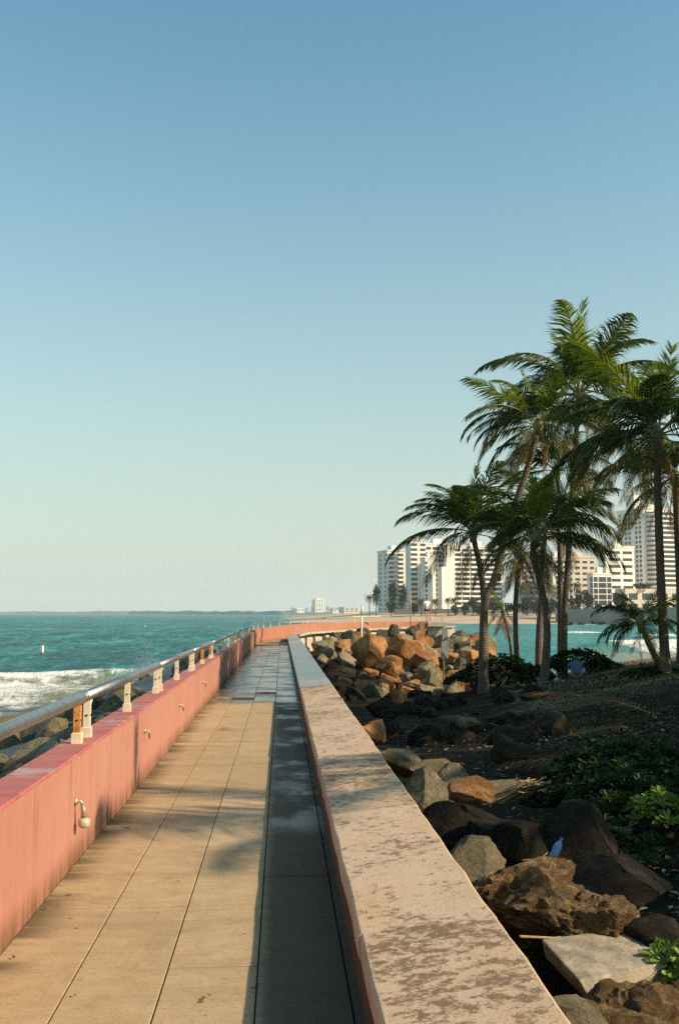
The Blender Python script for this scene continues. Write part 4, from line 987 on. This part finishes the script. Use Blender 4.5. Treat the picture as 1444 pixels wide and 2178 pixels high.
def standing(loc, rz, label):
    e = empty('person', loc, rz); tag(e, label, 'person')
    J, E = body_joints(.25, 0, .085, .03); link('body', skin_mesh('body', J, E, SKIN), e)
    S = [((0, 0, .93), (.165, .125)), ((0, 0, 1.16), (.16, .12)), ((0, 0, 1.38), (.19, .13)), ((0, 0, 1.475), .08)]; Es = [(0, 1), (1, 2), (2, 3)]
    for s in (-1, 1):
        i = len(S); S += [((s*.185, 0, 1.425), .078), ((s*.235, -.015, 1.24), .072)]; Es += [(2, i), (i, i+1)]
    link('shirt', skin_mesh('shirt', S, Es, TSHIRT), e)
    S = [((0, 0, .96), (.16, .12)), ((.09, 0, .86), .112), ((.09, .005, .72), .105), ((-.09, 0, .86), .112), ((-.09, -.005, .72), .105)]
    link('shorts', skin_mesh('shorts', S, [(0, 1), (1, 2), (0, 3), (3, 4)], SHORTS), e)
    S = [((0, -.025, 1.60), .075), ((0, -.012, 1.68), (.09, .10)), ((0, .01, 1.75), .07)]; link('hair', skin_mesh('hair', S, [(0, 1), (1, 2)], HAIR), e)
    return e
p = at(910, 1321, 73.0); pz = standing((p.x, 73.55, 1.0), R(12), 'person in white shirt and black shorts standing on the jetty end'); pz.scale = (1.0,)*3
def seated(loc, rz):
    e = empty('person', loc, rz); tag(e, 'person in blue patterned shirt sitting hunched on the sand', 'person')
    J = [((0, 0, .10), (.16, .13)), ((0, .04, .32), (.15, .12)), ((0, .17, .52), (.17, .12)), ((0, .29, .57), .06), ((0, .36, .57), .08), ((0, .42, .55), .09)]
    E = [(0, 1), (1, 2), (2, 3), (3, 4), (4, 5)]
    for s in (-1, 1):
        i = len(J); J += [((s*.18, .2, .50), .06), ((s*.27, .33, .30), .045), ((s*.16, .52, .28), .03), ((s*.12, .58, .27), .03)]; E += [(2, i), (i, i+1), (i+1, i+2), (i+2, i+3)]
        i = len(J); J += [((s*.10, .06, .10), .10), ((s*.24+.12, .42, .30), .065), ((s*.15+.22, .62, .06), .042), ((s*.15+.25, .74, .04), .035)]; E += [(0, i), (i, i+1), (i+1, i+2), (i+2, i+3)]
    link('body', skin_mesh('body', J, E, SKIN), e)
    S = [((0, -.01, .06), (.20, .17)), ((0, .03, .32), (.19, .16)), ((0, .16, .54), (.21, .15)), ((0, .27, .60), .08)]; Es = [(0, 1), (1, 2), (2, 3)]
    for s in (-1, 1):
        i = len(S); S += [((s*.19, .2, .51), .085), ((s*.265, .32, .33), .07)]; Es += [(2, i), (i, i+1)]
    link('shirt', skin_mesh('shirt', S, Es, BLUESH), e)
    S = [((0, .05, .10), (.17, .14)), ((.10, .1, .12), .12), ((.34, .40, .29), .085), ((.36, .60, .10), .06), ((-.10, .1, .12), .12), ((-.10, .40, .29), .085)]
    link('trousers', skin_mesh('trousers', S, [(0, 1), (1, 2), (2, 3), (0, 4), (4, 5)], STRIPE), e)
    S = [((0, .34, .62), .085), ((0, .42, .61), .09)]; link('hair', skin_mesh('hair', S, [(0, 1)], HAIR), e)
p = at(1226, 1440, 39.0); seated((p.x, p.y, max(p.z, gz(p.x, p.y))), R(-8))
m = MB(); p = at(1188, 1444, 38.6); q = gz(p.x, p.y); m.add([(p.x-.3, p.y, q+.03), (p.x, p.y-.1, q+.05), (p.x+.25, p.y, q+.03), (p.x+.2, p.y+.3, q+.10), (p.x-.1, p.y+.35, q+.14), (p.x-.05, p.y+.12, q+.2)], [(0, 1, 5), (1, 2, 5), (2, 3, 5), (3, 4, 5), (4, 0, 5), (0, 4, 3, 2, 1)])
tag(m.build('bag', plain('pale_bag', (.4, .45, .5), .6)), 'small pale crumpled bag on the sand left of the seated person', 'bag')

# beach people far across the bay
Jb, Eb = body_joints(.26, .02, .10, .05); BP = skin_mesh('body', Jb, Eb, SKIN, 1)
Sw = skin_mesh('swimwear', [((0, 0, .98), (.165, .125)), ((.09, 0, .84), .115), ((.09, 0, .72), .10), ((-.09, 0, .84), .115), ((-.09, 0, .72), .10)], [(0, 1), (1, 2), (0, 3), (3, 4)], SHORTS, 1)
HR = skin_mesh('hair', [((0, -.02, 1.62), .08), ((0, 0, 1.73), .08)], [(0, 1)], HAIR, 1)
def beach_z(x, y):
    g = y-(545-.80*min(max(x-25, 0), 600)); return SEA+.15+min(max(g, -30), 60)*.055
rb = random.Random(12)
def small_person(px, Y_, z, label, group):
    p = at(px, 1310, Y_); e = empty('person', (p.x, Y_, beach_z(p.x, Y_) if z is None else z), rb.uniform(0, 6.28)); tag(e, label, 'person', group)
    for nm, me in (('body', BP), ('swimwear', Sw), ('hair', HR)): link(nm, me, e)
for kk, (px, dy) in enumerate(((1148, 24), (1232, 14), (1262, 30), (1275, 34), (1292, 40), (1303, 22), (1310, 34), (1318, 44), (1326, 38), (1334, 46), (1341, 28), (1352, 40), (1436, 26), (1441, 34))):
    x = 0
    Y_ = 420.
    for _ in range(12):
        x = at(px, 1310, Y_).x; Y_ = 545-.80*min(max(x-25, 0), 600)+dy
    small_person(px, Y_, None, 'tiny beachgoer on the far sand across the bay, %s from the left' % ORD[kk], 'people on the far beach')
for kk, (px, py, dz) in enumerate(((1227, 1338, .9), (1240, 1331, 1.1), (1267, 1380, 1.0), (1305, 1342, 1.0), (1375, 1366, 1.0), (1427, 1375, .85))):
    p = at(px, py, z=SEA); small_person(px, p.y, SEA-dz, 'bather standing waist deep in the bay, %s from the left' % ORD[kk], 'bathers in the bay')

# ------------------------------------------------------------------ far shore: beach, sea wall, buildings, trees
def m_beach():
    q = Mat('beach_sand'); a = q.noise(q.pos(), .06, 7); c = q.ramp(a, [(.3, (.44, .31, .185)), (.7, (.60, .44, .28))]); q.bump(q.noise(q.pos(), .6, 5), .4, .2); return q.set(c, .95)
BSAND = m_beach()
def beach():
    xs = np.linspace(5, 760, 200); t = np.linspace(-14, 420, 90); X, T = np.meshgrid(xs, t, indexing='ij')
    Y = 545-.80*np.clip(X-25, 0, 600)+T+3*sine_noise(X, T, .06, 31)
    Z = SEA+.15+np.clip(T, -30, 60)*.055+np.clip(T-60, 0, 30)*.05+.15*sine_noise(X, T, .09, 33)
    Z = np.where(X < 60, np.minimum(Z, SEA+(X-5)*.09), Z)
    tag(link('beach', np_mesh('beach', np.stack([X, Y, Z], -1).reshape(-1, 3), grid_faces(len(xs), len(t)), BSAND)), 'pale sandy beach curving across the bay', kind='structure')
beach()
for kk, (px, py, s) in enumerate(((1178, 1322, 3), (1212, 1327, 3), (1235, 1326, 2.5), (1250, 1324, 3.5), (1262, 1325, 3), (1276, 1326, 3), (1290, 1324, 2.6))):
    p = at(px, py, z=SEA+.5); boulder('dk', (p.x, p.y, SEA+.4), s*.62, 'dark rock at the water edge of the far beach, %s from the left' % ORD[kk], 'rocks at the far water line', None, (1.6, 1, .5))
WALLW = plain('white_render', (.80, .75, .66), .8, .05, .05, bump=0); WALLG = plain('grey_render', (.47, .46, .44), .85, .06, .05, bump=0); WALLB = plain('beige_render', (.60, .53, .42), .85, .06, .05, bump=0)
q = Mat('far_glass'); q.set((.055, .06, .065), .18); GLASS = q.m
SEAWALL = plain('sea_wall_concrete', (.30, .27, .23), .9, .2, .1)
ub = MB(); ub.box(0, 1, -.5, .5, 0, 1); UNIT = {id(mt): ub.mesh('unit', mt) for mt in (WALLW, WALLG, WALLB, GLASS)}
def bx(name, mat, par, x, y, z, w_, d, h):
    o = link(name, UNIT[id(mat)], par, (x, y, z)); o.scale = (w_, d, h); return o
def building(label, px0, px1, pytop, Y0, ang, depth, floors, bays, mat=WALLW, win=(.28, .80), balc=None, side=None, pybase=1301, cat='building', roof=True, curved=0):
    """front-left corner stands at px0, depth Y0; facade turned ang deg to the sun"""
    a = at(px0, pybase, Y0); zt = at(px0, pytop, Y0).z; dr = (CM @ Vector(((px1-722)/F, 0, -1))); dr = Vector((dr.x, dr.y)); A = Vector((a.x, a.y))
    u = Vector((math.cos(R(ang)), math.sin(R(ang)))); W = (A.y*dr.x-A.x*dr.y)/(u.x*dr.y-u.y*dr.x); W = abs(W)
    z0 = a.z-2.5; H = zt-z0; e = empty('apartment_building', (A.x, A.y, z0), R(ang)); tag(e, label, cat)
    b = MB(); b.box(0, W, 0, depth, 0, H); b.build('wall', mat, e)
    fh = (H-3.5)/floors
    for f in range(floors):
        zf = 2.5+f*fh
        for (u0, u1) in bays: bx('window', GLASS, e, u0*W, -.03, zf+fh*win[0], (u1-u0)*W, .20, fh*(win[1]-win[0]))
        if balc:
            for (u0, u1, dp) in balc: bx('balcony', mat, e, u0*W, -dp/2, zf, (u1-u0)*W, dp, fh*.36)
        if side:
            for (u0, u1) in side:
                o = bx('side_window', GLASS, e, -.03, u0*depth, zf+fh*win[0], .2, (u1-u0)*depth*1, fh*(win[1]-win[0])); o.location.x = -.10; o.location.y = (u0+u1)/2*depth
    if roof:
        b = MB(); b.box(-.3, W+.3, -.3, depth+.3, H, H+.9); b.build('roof_parapet', mat, e)
        b = MB(); b.box(W*.35, W*.62, depth*.3, depth*.7, H+.9, H+4.0); b.build('roof_house', mat, e)
    return e, W, H, fh
A0 = 14
# rounded balcony block at the far left
e, W, H, fh = building('rounded white balcony block at the left end of the far shore', 824, 866, 1172, 640, A0, 19, 13, [(.08, .3), (.5, .78)], WALLW, side=[(.1, .3), (.6, .85)])
for f in range(13):
    m = MB(); z = 2.5+f*fh
    m.add([(W*.05+W*.5*t, -3.2*math.sin(math.pi*t), z) for t in np.linspace(0, 1, 9)]+[(W*.05+W*.5*t, -3.2*math.sin(math.pi*t), z+1.15) for t in np.linspace(0, 1, 9)],
          [(i, i+1, i+10, i+9) for i in range(8)]+[tuple(range(9, 18)), tuple(range(8, -1, -1))]); m.build('balcony', WALLW, e)
building('tall apartment slab with two window columns and dark side wall', 874, 905, 1150, 625, A0, 9, 14, [(.02, .42), (.62, .96)], WALLW, (.30, .78), side=None)
building('narrow round-cornered white stair tower before the balcony block', 905, 925, 1188, 596, A0+6, 6, 11, [(.0, .18)], WALLW, (.2, .7))
building('recessed window bay between the white towers', 922, 941, 1184, 606, A0, 6, 11, [(.15, .4), (.55, .98)], WALLB, (.2, .8))
building('slim blank white tower in front of the balcony block', 940, 950, 1205, 590, A0+5, 4, 1, [], WALLW, roof=False)
building('blank white lift tower joined to the balcony block', 950, 966, 1160, 604, A0, 6, 1, [], WALLW, roof=False)
building('tall rear slab linking the white towers behind the stair tower', 902, 968, 1158, 640, A0, 10, 13, [(.04, .22), (.28, .46), (.54, .72), (.78, .96)], WALLW, (.3, .85))
building('wide white balcony block with long rows of shaded balconies', 966, 1066, 1163, 612, A0, 12, 13, [(.02, .14), (.17, .31), (.34, .60), (.64, .97)], WALLW, (.34, .95), balc=[(.01, .15, 1.2), (.16, .32, 1.6), (.33, .99, 2.2)])
building('white block with dark blank side wall behind the middle palms', 1176, 1206, 1186, 600, A0, 13, 10, [(.2, .4), (.6, .85)], WALLW, side=[])
building('grey tower glimpsed between the dark palm trunks', 1108, 1150, 1178, 660, A0, 10, 11, [(.05, .28), (.38, .62), (.70, .95)], WALLG, balc=[(.3, .68, 1.4)])
building('cream block of plain floors left of the glazed building', 1206, 1262, 1186, 640, A0, 8, 9, [(.06, .2), (.3, .46), (.56, .72), (.82, .95)], WALLB, (.35, .75))
e, W, H, fh = building('five-storey glazed building with white frame grid', 1262, 1296, 1222, 520, 14, 6, 6, [(.04, .24), (.30, .70), (.76, .97)], WALLW, (.10, .92), side=[(.1, .5)])
building('white block with paired brown window bands', 1290, 1345, 1164, 575, A0, 8, 9, [(.12, .50), (.60, .92)], WALLW, (.32, .72), side=[(.2, .6)])
# the tall tower at the right
e, W, H, fh = building('tall slender tower with curved balconies and gridded side wall', 1372, 1440, 1082, 590, 18, 25, 21, [(.08, .36), (.55, .9)], WALLW, (.2, .8), side=[(.08, .16), (.22, .30), (.48, .56), (.62, .70), (.84, .92)])
for f in range(21):
    m = MB(); z = 2.5+f*fh
    m.add([(W*.02+W*.44*t, -3.6*math.sin(math.pi*t)**.7, z) for t in np.linspace(0, 1, 11)]+[(W*.02+W*.44*t, -3.6*math.sin(math.pi*t)**.7, z+1.1) for t in np.linspace(0, 1, 11)],
          [(i, i+1, i+12, i+11) for i in range(10)]+[tuple(range(11, 22)), tuple(range(10, -1, -1))]); m.build('balcony', WALLG, e)
m = MB(); m.box(-1.5, 3.5, 6, 14, H, H+9); m.box(0, 1.6, 8, 10, H+9, H+15); m.build('roof_spire', WALLW, e)
building('low beige podium with deep openings below the tall tower', 1330, 1450, 1252, 500, 12, 10, 2, [(.06, .20), (.28, .46), (.54, .70), (.78, .95)], WALLB, (.15, .75), roof=False)
# sea walls behind the sand
def seawall(label, px0, px1, Y0, Y1, py0, mat=SEAWALL, h=None):
    a, b_ = at(px0, py0, Y0), at(px1, py0, Y1); m = MB(); d = Vector((b_.x-a.x, b_.y-a.y, 0)).normalized(); n = Vector((-d.y, d.x, 0))*.8
    q = [a, b_, b_+n, a+n]; m.add([(v.x, v.y, SEA) for v in q]+[(v.x, v.y, v_.z) for v, v_ in zip(q, (a, b_, b_, a))], [(0, 3, 2, 1), (4, 5, 6, 7)]+[(j, (j+1) % 4, 4+(j+1) % 4, 4+j) for j in range(4)])
    tag(m.build('beach_wall', mat), label, 'wall')
seawall('long grey beach wall below the balcony blocks', 836, 1010, 585, 570, 1295)
seawall('dark grey beach wall below the low podium', 1180, 1345, 480, 430, 1295)
seawall('pale beach wall continuing behind the right palm', 1346, 1470, 425, 380, 1292, CONC)
# far trees
def far_tree(label, px, pytop, pybase, Y_, wpx, mat, seed, n=420, cat='tree', palmy=False):
    rnd = random.Random(seed); b = at(px, pybase, Y_); t = at(px, pytop, Y_); hgt = t.z-b.z; rad = wpx/2*Y_/F
    e = empty('far_palm' if palmy else 'far_tree', (b.x, Y_, b.z-2)); tag(e, label, cat, 'trees along the far shore')
    m = MB(); m.tube([(0, 0, 0), (rnd.uniform(-.5, .5), 0, 2+hgt*.75)], [.35, .2], 6); m.build('trunk', BARK, e)
    m = MB()
    if palmy:
        for k in range(26):
            a = k*2.4; el = R(70-k*4.2); pr = Vector((0, 0, 2+hgt*.72)); d = Vector((math.cos(a), math.sin(a), 0)); L = rad*1.15
            for s in range(5):
                e2 = el-R(24)*s; q = pr+(d*math.cos(e2)+Vector((0, 0, math.sin(e2))))*L/4.2; sd = d.cross(Vector((0, 0, 1)))*rad*.14*(1.1-.2*s)
                m.add([pr-sd, pr+sd, q+sd*.8-Vector((0, 0, .3)), q-sd*.8-Vector((0, 0, .3))], [(0, 1, 2, 3)]); pr = q
    else:
        for k in range(9):
            v = Vector((rnd.gauss(0, 1), rnd.gauss(0, 1), rnd.gauss(0, 1))).normalized()*rnd.uniform(.3, .7)
            leaf_cloud(m, rnd, (v.x*rad, v.y*rad, 2+hgt*.55+v.z*hgt*.45), (rad*.45, rad*.45, hgt*.28), n//9, .9, .3)
    m.build('crown', mat, e)
for i, a in enumerate((('palm tuft leftmost on the far shore', 786, 1256, 1304, 560, 24, FARL, True), ('second palm tuft on the far shore beside the leftmost', 800, 1262, 1304, 565, 26, FARL, True),
                       ('dark tree just left of the rounded balcony block', 800, 1243, 1285, 620, 18, FARD, False), ('green bush between palm tufts and rounded block', 832, 1274, 1304, 570, 30, FARL, False),
                       ('large dark tree before the rounded balcony block', 838, 1236, 1300, 590, 32, FARD, False), ('second large dark tree before the rounded block', 858, 1240, 1300, 588, 24, FARD, False),
                       ('palm tuft before the slab with two window columns', 896, 1268, 1306, 560, 28, FARL, True), ('palm tuft right behind the standing person', 926, 1266, 1306, 560, 24, FARL, True),
                       ('palm tuft before the blank white tower', 953, 1263, 1306, 555, 22, FARL, True), ('palm tuft before the wide balcony block', 966, 1263, 1306, 558, 24, FARL, True),
                       ('small green bush at the end of the long beach wall', 968, 1288, 1306, 550, 18, FARL, False), ('dark tree before the right part of the balcony block', 1006, 1274, 1304, 560, 30, FARD, False),
                       ('dark tree between the leaning palms across the bay', 1050, 1270, 1306, 540, 40, FARD, False), ('dark tree before the grey tower across the bay', 1120, 1262, 1308, 520, 44, FARD, False),
                       ('tall palm tuft before the grey tower', 1112, 1230, 1300, 540, 40, FARL, True), ('dark tree below the block with blank side wall', 1170, 1268, 1306, 500, 40, FARD, False),
                       ('palm tuft before the cream block', 1226, 1222, 1300, 500, 32, FARL, True), ('second palm tuft before the cream block', 1240, 1245, 1300, 495, 28, FARL, True),
                       ('dark tree below the cream block', 1225, 1258, 1304, 490, 44, FARD, False), ('dark tree left of the glazed building', 1250, 1256, 1304, 488, 26, FARD, False),
                       ('dark tree between glazed building and podium', 1316, 1258, 1296, 470, 34, FARD, False), ('green roof planting on the low podium', 1368, 1240, 1256, 505, 50, FARL, False))):
    far_tree(a[0], a[1], a[2], a[3], a[4], a[5], a[6], 60+i, palmy=a[7])
for i, (px, t_, Y_, wd, wh) in enumerate(((1018, 1284, 556, 26, 'between balcony block and leaning trunk'), (1078, 1280, 540, 30, 'right of the leaning trunk'), (1096, 1284, 536, 26, 'left of the grey tower'), (1140, 1278, 520, 28, 'under the middle palm crown'),
                                        (1188, 1280, 500, 26, 'between the straight trunks'), (1206, 1276, 495, 24, 'right of the straight trunk'), (1270, 1284, 482, 24, 'at the foot of the glazed building'), (1296, 1282, 478, 26, 'right of the glazed building'), (880, 1284, 566, 22, 'left of the rust-red pole'), (990, 1286, 552, 24, 'at the end of the long beach wall'))):
    far_tree('low dark shore hedge clump '+wh, px, t_, 1308, Y_, wd, FARD, 130+i, 260, 'hedge')
# distant headland
HEAD = plain('distant_land', (.17, .19, .16), .95, .4, .01, bump=0)
def headland():
    xs = np.linspace(-1900, 420, 300); rows = []
    pr = .5+.5*sine_noise(xs, xs*0, .02, 41)+.35*sine_noise(xs, xs*0, .09, 42)
    h = np.where(xs < -300, 9, 8)+6*np.clip(pr, 0, 2); h *= sstep(-1900, -1500, xs)
    Y = np.interp(xs, [-1900, -600, 0, 420], [5200, 4000, 2700, 2500])
    V = np.concatenate([np.stack([xs, Y, xs*0+SEA-.5], -1), np.stack([xs, Y+30, SEA+h], -1), np.stack([xs, Y+260, SEA+h*.9], -1), np.stack([xs, Y+300, xs*0+SEA-.5], -1)])
    n = len(xs); f = [(k*n+i, k*n+i+1, (k+1)*n+i+1, (k+1)*n+i) for k in range(3) for i in range(n-1)]
    tag(link('headland', np_mesh('headland', V, f, HEAD, False)), 'low hazy wooded coast on the horizon', kind='structure')
headland()
building('lone white tower block on the distant headland', 671, 689, 1275, 2500, 20, 24, 9, [(.1, .3), (.4, .6), (.7, .9)], WALLW, pybase=1300)
building('low white house left of the distant tower block', 632, 648, 1294, 2500, 20, 24, 2, [(.1, .4), (.6, .9)], WALLW, pybase=1301, roof=False)
building('low white house right of the distant tower block', 708, 726, 1296, 2480, 20, 24, 2, [(.1, .4), (.6, .9)], WALLW, pybase=1302, roof=False)
building('low pale hall on the distant headland near the beach palms', 732, 764, 1291, 2400, 20, 30, 3, [(.1, .3), (.4, .6), (.7, .9)], WALLB, pybase=1302, roof=False)
for i, (px, t, wd) in enumerate(((622, 1290, 12), (650, 1291, 16), (664, 1288, 8), (696, 1287, 10), (706, 1290, 26), (720, 1291, 20), (755, 1294, 12))):
    far_tree('hazy tree on the distant headland, number counted from the sea' if False else ['hazy tree at the seaward tip of the distant headland', 'hazy tree clump left of the distant tower', 'small hazy tree touching the distant tower on the left', 'hazy tree touching the distant tower on the right', 'wide hazy tree clump right of the distant tower', 'hazy tree clump beside the low pale hall', 'hazy tree before the low pale hall'][i], px, t, 1302, 2420, wd, FARD, 90+i, 160)

# ------------------------------------------------------------------ sea air
def haze():
    m = MB(); m.box(-6000, 6000, -300, 6000, SEA-1.5, 105); o = m.build('haze', None) if False else None
    me = m.mesh('haze', []); h = bpy.data.materials.new('sea_air'); h.use_nodes = True; nt = h.node_tree; nt.nodes.clear()
    out = nt.nodes.new('ShaderNodeOutputMaterial'); v = nt.nodes.new('ShaderNodeVolumePrincipled')
    v.inputs['Color'].default_value = (.86, .95, 1.0, 1); v.inputs['Density'].default_value = .00012; v.inputs['Anisotropy'].default_value = 0.
    nt.links.new(v.outputs[0], out.inputs['Volume']); me.materials.append(h)
    tag(link('haze', me), 'thin sea haze over the bay', kind='stuff')
haze()
